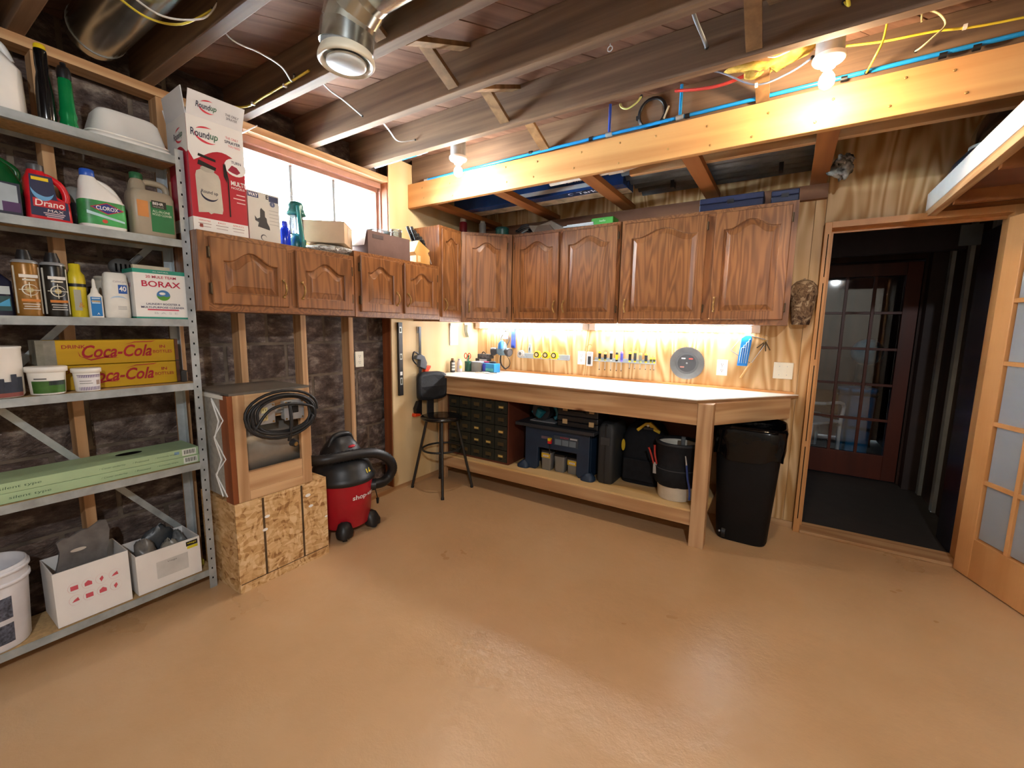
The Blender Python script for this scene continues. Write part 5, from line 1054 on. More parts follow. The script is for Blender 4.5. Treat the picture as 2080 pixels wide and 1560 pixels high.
t = P('circular_saw', 'teal circular saw sitting on the router table', 'saw', -1.64, 3.10, zr); tl = mat('1c6470', .4)
MB().tube([(-.02, -.05, .092), (-.02, .01, .092)], [.082, .086], 22).build('blade_guard', mat('2a2c30', .4), t); MB().tube([(.0, .01, .075), (.0, .09, .07)], [.055, .045], 16).build('motor', tl, t); MB().tube(spline([(-.08, -.0, .11), (-.05, .0, .165), (.02, .0, .175), (.09, .0, .12), (.11, .0, .05), (.09, -.02, .03)], 5), .017, 10).build('handle', tl, t)
MB().box(-.11, .12, -.07, .08, 0, .006).build('shoe_plate', 'steel', t); MB().tube([(-.11, -.02, .06), (-.07, -.02, .11)], .018, 10).build('front_knob', tl, t); MB().tube([(-.03, -.075, .045), (0, -.075, .10)], [.028, .04], 12).build('lower_guard', tl, t)
for k, (lab, z) in enumerate((('lower of two stacked black tool cases on the router table', 0), ('upper of two stacked black tool cases on the router table', .09))):
    w_ = .17; t = P('tool_case', lab, 'tool case', -1.31, 3.12, zr + z, 'stacked black tool cases'); hh = .0885 if k == 0 else .13
    MB().box(-w_, w_, -.13, .12, 0, hh * .48).build('lower_shell', 'black', t, bevel=.008); MB().box(-w_, w_, -.13, .12, hh * .5, hh).build('upper_shell', 'black', t, bevel=.008)
    for x in (-.10, .12): MB().box(x - .02, x + .02, -.140, -.13, hh * .3, hh * .72).build('latch', mat('b89a70', .5), t, bevel=.002)
    if k: MB().tube(spline([(-.06, -.135, .04), (-.055, -.165, .045), (.05, -.165, .045), (.06, -.135, .04)], 4), .008).build('carry_handle', 'black', t)
# screw boxes
for k, (x, lab, h) in enumerate(((-1.585, 'clear screw tub with a big yellow label, leftmost of three', .155), (-1.470, 'clear screw tub without a label, the middle of three', .135), (-1.360, 'clear screw tub full of silver screws, rightmost of three', .125))):
    t = P('screw_tub', lab, 'tub', x, 3.055 + .012 * k, ZD, 'screw tubs under the router table'); MB().loft([(0, 0, 0, .040, .035, 6), (.004, 0, 0, .042, .037, 6), (h, 0, 0, .048, .042, 6)], 24, True, False).build('tub', 'clearplastic', t); MB().loft([(h - .004, 0, 0, .051, .045, 6), (h + .012, 0, 0, .051, .045, 6)], 24).build('lid', 'black', t)
    MB().loft([(.005, 0, 0, .037, .032, 6), (h * (.4 + .2 * k), 0, 0, .040, .035, 6)], 20).build('screws', mat('8c8478', .4, .6, .5, .5, 120), t)
    if k != 1: decal('label_panel', rect(.08, .038), (0, -.0418, h - .032), '-y', mat('e0b82a'), t); decal('label_panel', rect(.05, .014), (.0, -.0423, h - .034), '-y', mat('ece8e0'), t); text('screws', (0, -.0427, h - .034), '-y', .007, mat('a02c2c'), t, .035)
t = P('upright_case', 'charcoal hard case standing on edge under the bench', 'case', -1.075, 3.14, ZD)
MB().loft([(0, 0, 0, .058, .14, 6), (.02, 0, 0, .066, .15, 6), (.42, 0, 0, .066, .15, 6), (.45, 0, 0, .055, .14, 5), (.46, 0, 0, .045, .13, 5)], 32).build('shell', mat('2a2c2e', .6), t); MB().loft([(.005, 0, 0, .006, .1535, 6), (.455, 0, 0, .006, .1535, 6)], 24).build('seam', 'black', t); MB().box(-.035, .035, -.158, -.15, .30, .36).build('latch', mat('3c3e40', .5), t)
bk = mat('121318', .8, 0, .3, .2, 30)
t = P('tool_bag', 'black fabric tool bag with yellow pieces under the bench', 'bag', -.855, 3.29, ZD)
MB().loft([(0, 0, 0, .145, .16, 5), (.02, 0, 0, .15, .165, 5), (.36, 0, 0, .148, .15, 5), (.43, 0, .01, .12, .10, 4), (.46, 0, .02, .08, .05, 3)], 28).build('bag_body', bk, t); MB().box(-.12, .12, -.185, -.166, .03, .20).build('front_pocket', bk, t, bevel=.01); MB().prism(ell(.014, .045, 14), -.172, -.166, 'y').build('yellow_tag', mat('c8a820'), t, (-.125, 0, .29))
MB().tube(spline([(-.10, .0, .42), (-.07, 0, .52), (.05, .0, .53), (.10, .0, .42)], 6), .012, 8).build('carry_strap', bk, t)
t = P('yellow_clamp', 'yellow plastic spring clamp resting on the black tool bag', 'clamp', -.82, 3.20, ZD + .415, None, .1)
MB().prism([(-.085, .0), (-.02, .055), (.02, .06), (.09, .0), (.085, -.02), (.04, .0), (.01, .03), (-.02, .03), (-.07, -.018)], -.03, .0, 'y').build('yellow_jaws', mat('c8a41c', .45), t, bevel=.004); MB().box(-.03, .04, -.034, -.030, .005, .022).build('black_grip', 'black', t); MB().cyl((0, -.035, .035), (0, .005, .035), .009).build('pivot', 'steel', t)
t = P('bucket', 'white bucket wrapped in a black tool organiser under the bench', 'bucket', -.575, 3.055, ZD)
MB().lathe([(.112, 0), (.116, .006), (.135, .36), (.14, .365), (.14, .38), (.134, .38), (.13, .36), (.108, .01), (.01, .008)], n=32, cap1=False).build('pail', mat('dcd4c4', .4), t)
m = MB(); n = 40; rows = []
for z, r, amp in ((.10, .131, .012), (.115, .140, .012), (.21, .146, .008), (.235, .135, .001), (.24, .1335, .0), (.33, .139, .0), (.385, .145, .0), (.40, .1465, 0)): rows.append([((r + amp * (abs(math.sin(2.5 * 2 * PI * i / n)) ** .5 - .5)) * math.cos(2 * PI * i / n), (r + amp * (abs(math.sin(2.5 * 2 * PI * i / n)) ** .5 - .5)) * math.sin(2 * PI * i / n), z) for i in range(n)])
m.rings(rows, False, False); m.build('organiser_skirt', bk, t); MB().lathe([(.147, .385), (.150, .392), (.147, .402), (.128, .402)], n=32, cap0=False, cap1=False).build('organiser_rim', mat('2a2c30', .7), t)
curved(t, 'organiser_edge', .1475, .1475, .215, .222, -2.6, -.5, mat('33353a', .7), 12)
t = P('red_pliers', 'red handled pliers in the left pocket of the bucket organiser', 'pliers', -.735, 2.985, ZD + .20)
for s in (-1, 1): MB().tube(spline([(.01 * s + .03, 0, .03), (.014 * s + .01, 0, .10), (.020 * s - .0, 0, .15 + .012 * s)], 4), [.007] * 8 + [.009], 8).build('grip', mat('b8342c', .35), t)
MB().box(.018, .042, -.005, .005, -.04, .04).build('jaws', 'steel', t)
t = P('blue_pliers', 'blue handled tool hanging from the bucket organiser next to the bench leg', 'pliers', -.466, 2.905, ZD + .02); MB().tube(spline([(-.02, 0, .26), (-.008, 0, .17), (.008, 0, .10), (.012, 0, .03)], 4), .007, 8).build('grip', mat('2c4480', .35), t); MB().tube([(-.02, 0, .26), (-.03, 0, .32)], [.006, .004], 8).build('jaw', 'steel', t)
t = P('chisel', 'grey handled chisel standing in the bucket', 'chisel', -.55, 3.04, ZD + .012); MB().cyl((0, 0, 0), (.01, -.01, .38), .006).build('blade', 'steel', t); MB().cyl((.01, -.01, .35), (.012, -.012, .425), .014).build('handle', mat('6a6e70', .4), t)

# ================================================================== TRASH CAN
t = P('trash_can', 'tall black plastic trash bin by the door', 'trash can', -.155, 3.262, 0)
MB().loft([(.0, 0, 0, .15, .17, 5), (.015, 0, 0, .155, .175, 5), (.60, 0, 0, .190, .205, 5), (.772, 0, 0, .200, .214, 5)], 40, True, False).build('bin_body', mat('101012', .6, 0, .25, .1), t)
MB().loft([(.02, 0, 0, .148, .168, 5), (.03, 0, 0, .146, .166, 5)], 40).build('bin_floor', 'black', t)
for s in (-1, 1): MB().tube([(s * .10 - .012, -.150, .045), (s * .10 + .012, -.150, .045)], .04, 16).build('caster', 'black', t) if s < 0 else None
MB().ball((-.125, -.168, .05), .008, 8, 6).build('axle_cap', 'steel', t)
n = 56; rows = []
def bagrow(z, s_, amp, ph, tilt=0):
    r = []
    for i in range(n):
        a_ = 2 * PI * i / n; ca, sa = math.cos(a_), math.sin(a_); q = s_ + amp * (math.sin(7 * a_ + ph) * .5 + math.sin(13 * a_ + ph * 2) * .35 + math.sin(23 * a_) * .2)
        r.append((.200 * q * math.copysign(abs(ca) ** .45, ca), .214 * q * math.copysign(abs(sa) ** .45, sa), z + tilt * sa + amp * .3 * math.sin(5 * a_ + ph)))
    return r
rows = [bagrow(.30, .78, .01, 0), bagrow(.60, .87, .012, 1), bagrow(.745, .965, .008, 2), bagrow(.788, .99, .004, 2), bagrow(.792, 1.03, .006, 2.4), bagrow(.76, 1.07, .022, 3.1), bagrow(.71, 1.06, .040, 4.0), bagrow(.66, 1.055, .045, 5.2), bagrow(.62, 1.05, .035, 6.0), bagrow(.60, 1.04, .05, 6.6, .02)]
m = MB(); m.rings(rows, True, False); m.build('bin_liner', 'blackshine', t)

# ================================================================== STOOL
t = P('bar_stool', 'black metal stool with a padded backrest beside the workbench', 'stool', -2.435, 2.70, 0); dk = mat('3a3836', .4, .5)
MB().lathe([(.10, .612), (.165, .616), (.178, .628), (.176, .640), (.15, .648), (.05, .643), (.01, .642)], n=32).build('seat', mat('101012', .2, 0, .6), t)
feet = [(.185, -.20), (-.215, -.145), (.21, .155), (-.17, .16)]
for x, y in feet: MB().tube([(x * .48, y * .48, .615), (x, y, .012)], .0115, 10).build('leg', dk, t); MB().cyl((x, y, 0), (x * .985, y * .985, .018), .0135).build('foot_cap', 'black', t)
MB().tube([(.158 * math.cos(k * PI / 12), .158 * math.sin(k * PI / 12) * 1.1, .36) for k in range(24)], .009, 8, True).build('foot_ring', dk, t)
bd = Vector((-.97, .24, 0)).normalized(); rt = Vector((-bd.y, bd.x, 0)); o = bd * .175
bm = Matrix(((rt.x, -bd.x, 0), (rt.y, -bd.y, 0), (0, 0, 1)))
def bl(name, m_, f, bevel=0):
    m = MB(); m.T = Matrix.Translation((bd.x * .17, bd.y * .17, 0)) @ bm.to_4x4(); f(m); return m.build(name, m_, t, bevel=bevel)
bl('back_bracket', 'black', lambda m: m.prism([(-.036, .60), (.036, .60), (.036, .80), (-.036, .80)], -.012, .0, 'y'), .006)
bl('seat_bracket', 'black', lambda m: m.box(-.04, .04, -.01, .10, .598, .612), .003)
bl('backrest', mat('22252a', .6, 0, .4, .1, 40, .3, 120), lambda m: m.loft([(-.035, 0, .89, .112, .088, 4), (-.03, 0, .89, .128, .108, 4.5), (.01, 0, .89, .130, .110, 4.5), (.022, 0, .89, .11, .09, 4)], 32) if False else m.rings([[(hx * math.copysign(abs(math.cos(2 * PI * i / 32)) ** .42, math.cos(2 * PI * i / 32)), y + .18 * (hx * math.cos(2 * PI * i / 32)) ** 2 * 6, .885 + hz * math.copysign(abs(math.sin(2 * PI * i / 32)) ** .42, math.sin(2 * PI * i / 32))) for i in range(32)] for y, hx, hz in ((.035, .125, .10), (.026, .145, .122), (-.014, .147, .124), (-.024, .13, .108))]))

# ================================================================== SHOP VACUUM
t = P('shop_vacuum', 'red and black wet-dry vacuum on casters by the stud wall', 'vacuum', -2.475, 1.745, 0)
vr = mat('b0182a', .3, 0, .5, .05); vb = mat('1c1d20', .42, 0, .5, .1)
MB().lathe([(.165, .065), (.172, .075), (.195, .36), (.20, .375)], n=40).build('drum', vr, t)
MB().lathe([(.205, .365), (.213, .372), (.213, .395), (.20, .41), (.185, .455), (.16, .50), (.13, .52)], n=40).build('lid', vb, t)
MB().loft([(.50, -.01, 0, .12, .13, 3), (.56, -.01, 0, .11, .12, 3), (.61, -.01, 0, .085, .095, 2.6), (.645, -.01, 0, .05, .07, 2.2), (.655, -.01, 0, .03, .05, 2)], 28).build('motor_head', vb, t)
MB().tube(spline([(-.01, -.09, .60), (.0, -.05, .665), (.0, .05, .665), (-.01, .09, .60)], 5), .017, 10).build('carry_handle', vb, t); MB().ball((.078, .02, .595), (.018, .03, .010), 12, 8).build('switch', vr, t)
hp = spline([(-.02, -.25, .545), (.08, -.20, .555), (.13, -.10, .560), (.15, .02, .555), (.165, .15, .53), (.17, .25, .465), (.16, .295, .39), (.14, .285, .325), (.135, .23, .295), (.135, .17, .30), (.13, .13, .305)], 10)
m = MB(); m.tube(hp, [.033 + (.0025 if i % 2 else -.0015) for i in range(len(hp))], 14); m.build('hose', vb, t)
MB().tube([(.125, .125, .305), (.15, .155, .303)], .040, 16).build('hose_port', vb, t)
for a_ in (-.62, .72, 2.2, 3.9):
    ca, sa = math.cos(a_), math.sin(a_); MB().loft([(.03, .19 * ca, .19 * sa, .045, .05, 2.4), (.06, .185 * ca, .185 * sa, .05, .055, 2.4), (.11, .175 * ca, .175 * sa, .035, .04, 2.2), (.125, .17 * ca, .17 * sa, .015, .02, 2)], 18).build('caster_housing', vb, t); MB().tube([(.195 * ca - .014 * sa, .195 * sa + .014 * ca, .028), (.195 * ca + .014 * sa, .195 * sa - .014 * ca, .028)], .028, 14).build('wheel', vb, t)
# curved lettering: bend text around the drum
def bend(o, R, c=(0, 0)):
    for v in o.data.vertices:
        y, z = v.co.y + o.location.y, v.co.z + o.location.z; r = R + (z - .08) * .082; a_ = y / R; v.co = (r * math.cos(a_), r * math.sin(a_), z)
    o.location = (0, 0, 0)
o = text('shop-vac', (.18, .028, .275), '+x', .042, mat('eae4e4', .5), t, .17, 0, .02); bend(o, .1775)
o = text('12', (.2, .07, .445), '+x', .042, mat('e8d020', .5), t, .045, .1, .03, 'number'); 
for v in o.data.vertices:
    y, z = v.co.y + .07, v.co.z + .445; r = .203 - (z - .41) * .52 + .004; a_ = y / .19; v.co = (r * math.cos(a_), r * math.sin(a_), z)
o.location = (0, 0, 0)
MB().tube(spline([(.06, .19, .36), (.10, .20, .20), (.09, .215, .17)], 5), .004, 6).build('power_cord', 'black', t); MB().cyl((.09, .215, .13), (.09, .215, .17), .008, .011).build('plug', 'black', t)

# ================================================================== STRAND BOARD BOX
t = P('strand_board_box', 'strand board box with black ruled lines standing on the floor', 'box', -2.47, 1.237, 0)
MB().box(-.18, .177, -.243, .243, 0, .47).build('core', mat('8a6a40', .7), t)
MB().box(.178, .19, -.255, .255, 0, .485).build('front_panel', 'osb', t); MB().box(-.19, -.181, -.255, .255, 0, .485).build('back_panel', 'osb', t); MB().box(-.18, .177, -.255, -.244, 0, .485).build('side_panel', 'osb', t); MB().box(-.18, .177, .244, .255, 0, .485).build('side_panel', 'osb', t)
MB().box(-.19, .19, -.255, .255, .4855, .4865).build('top_panel', 'osb', t)
lk = mat('5a4630', .8, 0, .2, .2)
for y in (-.118, .098): decal('ruled_line', rect(.012, .43), (.1906, y, .265), '+x', lk, t)
decal('ruled_line', rect(.50, .005), (.1906, 0, .048), '+x', lk, t)
for y, z, a_ in ((-.10, .37, .012), (.135, .41, .014), (.15, .34, .012), (-.115, .30, .012), (.245, .24, .008)): decal('paint_splash', [(p[0] * a_ * 1.2, p[1] * a_) for p in ell(1, .7, 12)], (.1909, y, z), '+x', 'whitep', t)

# ================================================================== AIR FILTER BOX
t = P('blower_box', 'wooden framed blower box with a coiled black cord on top of the strand board box', 'blower', -2.47, 1.205, .4875)
Hh = .555; pz, py = M['pine_z'], M['pine_y']
MB().box(.165, .19, -.20, -.145, 0, Hh).build('front_stile', pz, t, bevel=.002); MB().box(.165, .19, .145, .20, 0, Hh).build('front_stile', pz, t, bevel=.002); MB().box(.165, .19, -.145, .145, 0, .05).build('front_rail', py, t, bevel=.002); MB().box(.163, .188, -.145, .145, .05, .15).build('front_rail', py, t, bevel=.002); MB().box(.165, .19, -.145, .145, .42, Hh).build('front_rail', py, t, bevel=.002)
MB().box(.15, .188, -.225, -.2005, -.0, Hh).build('red_strip', 'redwood_z', t); MB().box(.112, .150, -.225, -.2005, 0, Hh).build('red_strip', 'redwood_z', t)
MB().box(-.18, .111, -.222, -.2105, .02, Hh - .02).build('filter_media', mat('a8a49c', .9, 0, .2, .1, 40), t)
zz = [(.08, .02), (.02, .12), (.09, .22), (.03, .32), (.09, .42), (.03, .52)]
MB().tube([(x, -.225, z) for x, z in zz], .004, 6).build('filter_wire', 'whitep', t); MB().tube([(x + .04 - (k % 2) * .05 + .01, -.226, z + .01) for k, (x, z) in enumerate(zz)], .004, 6).build('filter_wire', 'whitep', t)
MB().box(-.19, .15, -.205, -.2, 0, Hh).build('side_frame', pz, t); MB().box(-.19, .165, .19, .20, 0, Hh).build('side_frame', pz, t); MB().box(-.19, -.18, -.20, .19, 0, Hh).build('back_frame', pz, t)
MB().box(-.19, .16, -.2, .19, .0, .01).build('base_board', pz, t); MB().box(-.19, .19, -.215, .205, Hh + .0005, Hh + .012).build('top_board', mat('6a6258', .5), t); MB().box(-.12, .15, -.226, -.2, Hh - .02, Hh).build('top_clip', 'white', t)
MB().tube([(-.02, -.18, .24), (-.02, .18, .24)], .17, 32).build('blower_drum', mat('9c968c', .4, .5), t)
for y, lab in ((-.075, 0), (.085, 1)):
    b = MB().box(.192, .235, y - .052, y + .052, .400, .500).build('outlet_box', 'galv', t, bevel=.006); MB().box(.2355, .238, y - .055, y + .055, .397, .503).build('face_plate', 'steel', b, bevel=.003)
    if not lab:
        for z in (.43, .47): MB().box(.238, .241, y - .016, y + .016, z - .014, z + .014).build('socket_face', mat('e0d49a'), b); MB().box(.241, .2414, y - .007, y - .005, z - .004, z + .006).build('slot', 'hole', b); MB().box(.241, .2414, y + .005, y + .007, z - .004, z + .006).build('slot', 'hole', b)
    else: MB().box(.238, .25, y - .018, y + .018, .435, .475).build('switch', 'black', b, bevel=.004)
    for dy in (-.045, .045):
        for z in (.406, .494): MB().cyl((.238, y + dy, z), (.241, y + dy, z), .005, n=8).build('screw', 'brass', b)
MB().cyl((.21, -.02, .45), (.21, .03, .45), .011).build('conduit_nipple', 'steel', t)
t = P('power_cord_coil', 'thick black power cord coiled around the outlet boxes of the blower', 'cord', -2.47 + .25, 1.215, .93); m = MB()
pts = []
for i in range(5 * 28):
    a_ = 2 * PI * i / 28; k = i / 28; pts.append((.008 + .007 * (k % 3) + .006 * math.sin(a_ * 1.7 + k), (.196 - .013 * k) * math.cos(a_), -.002 - .012 * math.sin(k * 1.3) + (.118 - .011 * k) * math.sin(a_) + (.02 if math.sin(a_) > 0 else -.012 * k) * .6))
m.tube(pts, .0075, 8); m.build('coils', mat('161618', .5), t)
MB().tube(spline([(.02, -.15, -.06), (.03, -.08, .03), (.03, .03, .05), (.025, .15, .02), (.02, .17, -.03)], 6), .0075, 8).build('loose_end', mat('161618', .5), t); MB().tube(spline([(.02, .03, .06), (.032, .03, -.02), (.03, .025, -.10), (.02, .02, -.15)], 5), .009, 8).build('tie_cord', mat('1c1c1e', .5), t)
MB().tube([(.005, .045, -.165), (.03, .05, -.172)], [.022, .018], 14).build('plug', mat('2a2a2c', .5), t); MB().tube([(.03, .05, -.172), (.034, .051, -.173)], [.012, .011], 12).build('plug_ring', 'brass', t)

# ================================================================== CEILING SERVICES
# ducts
t = thing('round_duct', 'capped round galvanised duct between joists above the shelving', 'duct', (-2.0, .722, 2.635))
MB().tube([(-.66, 0, 0), (-.64, 0, 0), (3.88, 0, 0)], [.094, .098, .098], 28).build('pipe', 'duct', t); MB().tube([(-.672, 0, 0), (-.60, 0, 0)], [.088, .1], 28).build('end_cap', 'galv', t)
for x in (.2, 1.4): MB().tube([(x, 0, 0), (x + .04, 0, 0)], .1, 28).build('band', 'galv', t)
t = thing('elbow_duct', 'shiny round duct with an elbow and a white round ceiling vent', 'duct', (-1.56, 1.165, 2.415))
MB().tube([(.20, 0, .215), (3.40, 0, .215)], .096, 28).build('pipe', 'duct', t)
path = [(0 + .10 - .10 * math.cos(a_) if False else .20 - .17 * math.sin(a_), 0, .045 + .17 * math.cos(a_)) for a_ in [k * PI / 2 / 4 for k in range(5)]]
for k in range(4): MB().tube([path[k], path[k + 1]], [.099, .099] if k % 2 else [.096, .096], 28).build('elbow_gore', 'duct', t)
MB().tube([(.03, 0, .05), (.03, 0, .012)], .094, 28).build('collar', 'galv', t)
T_ = trs((.03, 0, 0), (0, 0, 0))
m = MB(); m.T = T_; m.lathe([(.095, .03), (.104, .010), (.106, -.004), (.100, -.012), (.086, -.004), (.084, .010)], n=36, cap0=False, cap1=False); m.build('vent_ring', 'ivory', t)
m = MB(); m.T = T_; m.lathe([(.074, -.004), (.075, -.012), (.06, -.020), (.03, -.025), (.005, -.026)], n=32); m.build('vent_disc', mat('e4eef4', .3), t); m = MB(); m.T = T_; m.box(-.008, .008, -.09, .09, .0, .006).cyl((0, 0, -.006), (0, 0, .011), .006); m.build('vent_bridge', 'galv', t)
# blue water pipe
def clampring(t, x, y, z): MB().tube([(x - .012, y, z), (x + .012, y, z)], .0125, 10).build('clamp', 'black', t)
t = thing('water_pipe', 'long bright blue water pipe running along the pine beam', 'pipe', (-.5, 2.614, 2.558)); bp = 'bluepipe'
MB().tube([(-2.0, 0, -.014), (-.9, 0, 0), (2.38, 0, .024)], .0095, 10).build('main_run', bp, t)
for x, dz in ((-.10, .006), (-.505, .003)): MB().cyl((x, 0, dz), (x, 0, .172), .0085).build('riser', mat('2a4ab0', .35) if x < -.3 else bp, t); MB().cyl((x - .02, 0, dz), (x + .02, 0, dz), .013).build('tee_fitting', 'galv_dull', t)
for x in (-1.05, -.62, -.06, .62, .95, 1.05): clampring(t, x, 0, .004)
MB().cyl((-2.02, 0, -.014), (-1.985, 0, -.014), .0125).build('end_fitting', 'steel', t)
t = thing('spare_pipe', 'short pale blue pipe end beside the joist near the window', 'pipe', (-2.35, 2.235, 2.555)); MB().tube([(-.30, 0, -.005), (-.10, 0, 0), (.22, 0, .006)], .0095, 10).build('tube', mat('8ab4d8', .35), t); MB().tube([(-.02, 0, .002), (.13, 0, .004)], .0105, 10).build('blue_sleeve', bp, t); MB().cyl((.13, 0, .004), (.16, 0, .005), .0125).build('fitting', 'galv_dull', t)
# wires
def wire(name, lab, pts, r, m_, loc=None, staples=()):
    b = Vector(pts[0]); t = thing(name, lab, 'wire', tuple(b)); MB().tube(spline([tuple(Vector(p) - b) for p in pts], 6), r, 7, flat=.6).build('sheath', m_, t)
    for s_ in staples: MB().cb(tuple(Vector(s_) - b), (.012, .018, .014)).build('staple', 'whitep', t)
    MB().ball(tuple(Vector(pts[-1]) - b), r * 1.3, 8, 6).build('end_clip', 'black', t)
yw, ww = mat('e0cc40', .45), mat('dcdcd8', .45)
wire('yellow_cable', 'yellow cable slung under the capped duct', [(-2.06, .53, 2.56), (-2.06, .62, 2.525), (-2.085, .724, 2.512), (-2.05, .82, 2.53), (-1.97, .90, 2.60)], .006, yw)
wire('white_cable', 'white cable slung under the capped duct', [(-2.015, .53, 2.56), (-2.012, .64, 2.525), (-2.03, .755, 2.514), (-1.97, .86, 2.545), (-1.93, .90, 2.61)], .005, ww)
wire('white_cable', 'white cable dangling across the joist bay left of the vent', [(-2.09, .955, 2.64), (-2.104, 1.03, 2.60), (-2.074, 1.12, 2.59), (-2.074, 1.22, 2.58), (-2.125, 1.30, 2.565), (-2.12, 1.31, 2.60)], .004, ww)
wire('yellow_cable', 'yellow cable stapled along the joist above the sprayer carton', [(-2.0, 1.312, 2.585), (-2.12, 1.308, 2.575), (-2.25, 1.306, 2.57), (-2.42, 1.306, 2.565), (-2.55, 1.305, 2.56), (-2.66, 1.27, 2.575), (-2.72, 1.18, 2.60)], .007, yw, None, [(-2.2, 1.308, 2.57), (-2.5, 1.306, 2.56)])
wire('white_cable', 'twin white cable crossing the joist bay right of the vent', [(-2.10, 1.39, 2.67), (-2.12, 1.49, 2.62), (-2.12, 1.59, 2.60), (-2.15, 1.73, 2.585)], .005, ww)
wire('white_cable', 'short white cable end crossing the bay nearest the window corner', [(-2.16, 1.81, 2.66), (-2.18, 1.95, 2.60), (-2.225, 2.07, 2.585), (-2.16, 2.155, 2.61)], .005, ww)
wire('grey_cable', 'grey and tan cable loop hanging between joists in the middle', [(-.42, 1.80, 2.66), (-.405, 1.88, 2.60), (-.388, 2.0, 2.575), (-.40, 2.15, 2.62)], .008, mat('7a8088', .45))
wire('yellow_cable', 'yellow cable running from the bulb toward the right along the beam', [(.11, 2.50, 2.645), (.248, 2.52, 2.632), (.40, 2.52, 2.62), (.60, 2.55, 2.605), (1.2, 2.60, 2.60)], .007, yw, None, [(.49, 2.53, 2.612)])
wire('white_cable', 'white cable looping above the beam right of the bulb', [(.352, 2.50, 2.66), (.355, 2.5, 2.70), (.40, 2.5, 2.675), (.426, 2.5, 2.625), (.394, 2.5, 2.59), (.362, 2.52, 2.57), (.36, 2.60, 2.60)], .006, mat('d8d0a0', .45))
wire('yellow_cable', 'two-strand yellow cable dropping beside the bulb', [(.239, 2.45, 2.72), (.232, 2.45, 2.61), (.21, 2.47, 2.552), (.20, 2.60, 2.56)], .007, yw)
wire('yellow_cable', 'short yellow cable stub at the top edge above the bulb', [(.05, 2.07, 2.70), (.075, 2.10, 2.63), (.088, 2.13, 2.60), (.075, 2.155, 2.63)], .007, yw)
wire('red_cable', 'red cable tucked beside the yellow insulation', [(-.62, 2.56, 2.68), (-.48, 2.54, 2.645), (-.37, 2.52, 2.63), (-.25, 2.50, 2.64)], .012, mat('c83a30', .45))
wire('grey_cable', 'blue-grey cable running to the right hand bulb', [(-.42, 2.47, 2.68), (-.369, 2.46, 2.65), (-.225, 2.47, 2.565), (-.098, 2.46, 2.575), (-.01, 2.43, 2.60)], .007, mat('7a86a0', .45), None, [(-.225, 2.47, 2.562)])
wire('green_cable', 'pale green cable loop beside the black cable coil', [(-.93, 2.58, 2.70), (-.911, 2.55, 2.665), (-.873, 2.54, 2.645), (-.827, 2.55, 2.668), (-.81, 2.58, 2.71)], .008, mat('c8d080', .45))
t = thing('insulation_batt', 'torn yellow insulation with a paper tag beside the right hand bulb', 'insulation', (-.19, 2.46, 2.615)); lump('foam', (0, 0, .04), (.15, .06, .045), mat('c8ac58', .9, 0, .2, .3, 20, .5, 40), t, 31, .5, 30, 14); MB().box(-.09, -.04, -.075, -.068, .02, .06).build('paper_tag', mat('d8d0a8'), t, (0, 0, 0), (.2, .3, 0)); MB().tube(spline([(.0, -.06, .03), (.04, -.07, .01), (.09, -.05, .03)], 4), .004, 6).build('loose_wire', 'whitep', t)
t = thing('cable_coil', 'black cable coil hung behind the blue pipe', 'cable', (-.76, 2.644, 2.543)); m = MB()
m.tube([(.078 * math.cos(a_) * (1 - .03 * (k // 20)), -.007 - .0012 * (k // 20), .088 + .084 * math.sin(a_) * (1 - .03 * (k // 20))) for k, a_ in [(k, 2 * PI * k / 20) for k in range(80)]], .0062, 7); m.build('coils', mat('1a1c22', .4), t); MB().tube([(.07, -.02, .04), (.095, -.02, .10)], .005, 6).build('free_end', mat('b0a890', .4), t); MB().box(-.09, -.07, -.016, .0, .07, .09).build('tie', 'black', t)
t = thing('eye_hook', 'small steel eye hook screwed in a joist bottom', 'hook', (-.70, 1.79, 2.54)); MB().tube([(.010 * math.cos(k * PI / 6), 0, -.018 + .010 * math.sin(k * PI / 6)) for k in range(12)], .002, 6, True).build('eye', 'steel', t); MB().cyl((0, 0, -.009), (0, 0, .02), .002, n=6).build('shank', 'steel', t)
# ================================================================== RACK GOODS
zR = 2.393
t = thing('flooring_box', 'blue and white flooring carton lying on the rack boards', 'box', (-1.70, 3.12, zR + .0005)); MB().box(-.85, .66, -.115, .115, 0, .12).build('carton', mat('1f3f78', .25, 0, .6, .1), t, bevel=.002)
MB().box(-.85, .66, -.02, .10, -.0008, .0).build('bottom_print', mat('b8a488', .5, 0, .4, .3, 14), t); MB().box(-.2, .5, -.1155, -.115, .02, .05).build('band', mat('c8ccd0'), t); FACE['-z'] = Matrix(((1, 0, 0), (0, -1, 0), (0, 0, -1))); text('Tarkett', (.42, -.075, -.0008), '-z', .05, 'whitep', t, .24, 0, .01); text('Tarkett', (.30, -.1162, .085), '-y', .035, 'whitep', t, .2, 0, .01); decal('logo', arc(.022, .022, .009, 0, PI * 1.7), (.25, -.075, -.0008), '-z', 'whitep', t)
t = thing('metal_sheets', 'grey corrugated metal sheets lying on the rack boards', 'sheet metal', (-.42, 3.20, zR + .0395 + .0005))
m = MB(); g = []
for x in (-.62, .54):
    g.append([(x, -.30 + .60 * i / 48, .012 * math.sin(i * PI / 4) + .012) for i in range(49)])
m.rings(g, False, False, True, False); o = m.build('corrugated_sheet', mat('74787c', .45, .5, .5, .15), t); sm = o.modifiers.new('thick', 'SOLIDIFY'); sm.thickness = .002
MB().box(-.55, .53, .06, .28, .03, .07).build('flat_channel', mat('8a8e90', .5, .4), t); MB().box(-.45, -.05, -.14, .02, .03, .055).build('flat_channel', mat('b0b0ac', .5, .3), t)
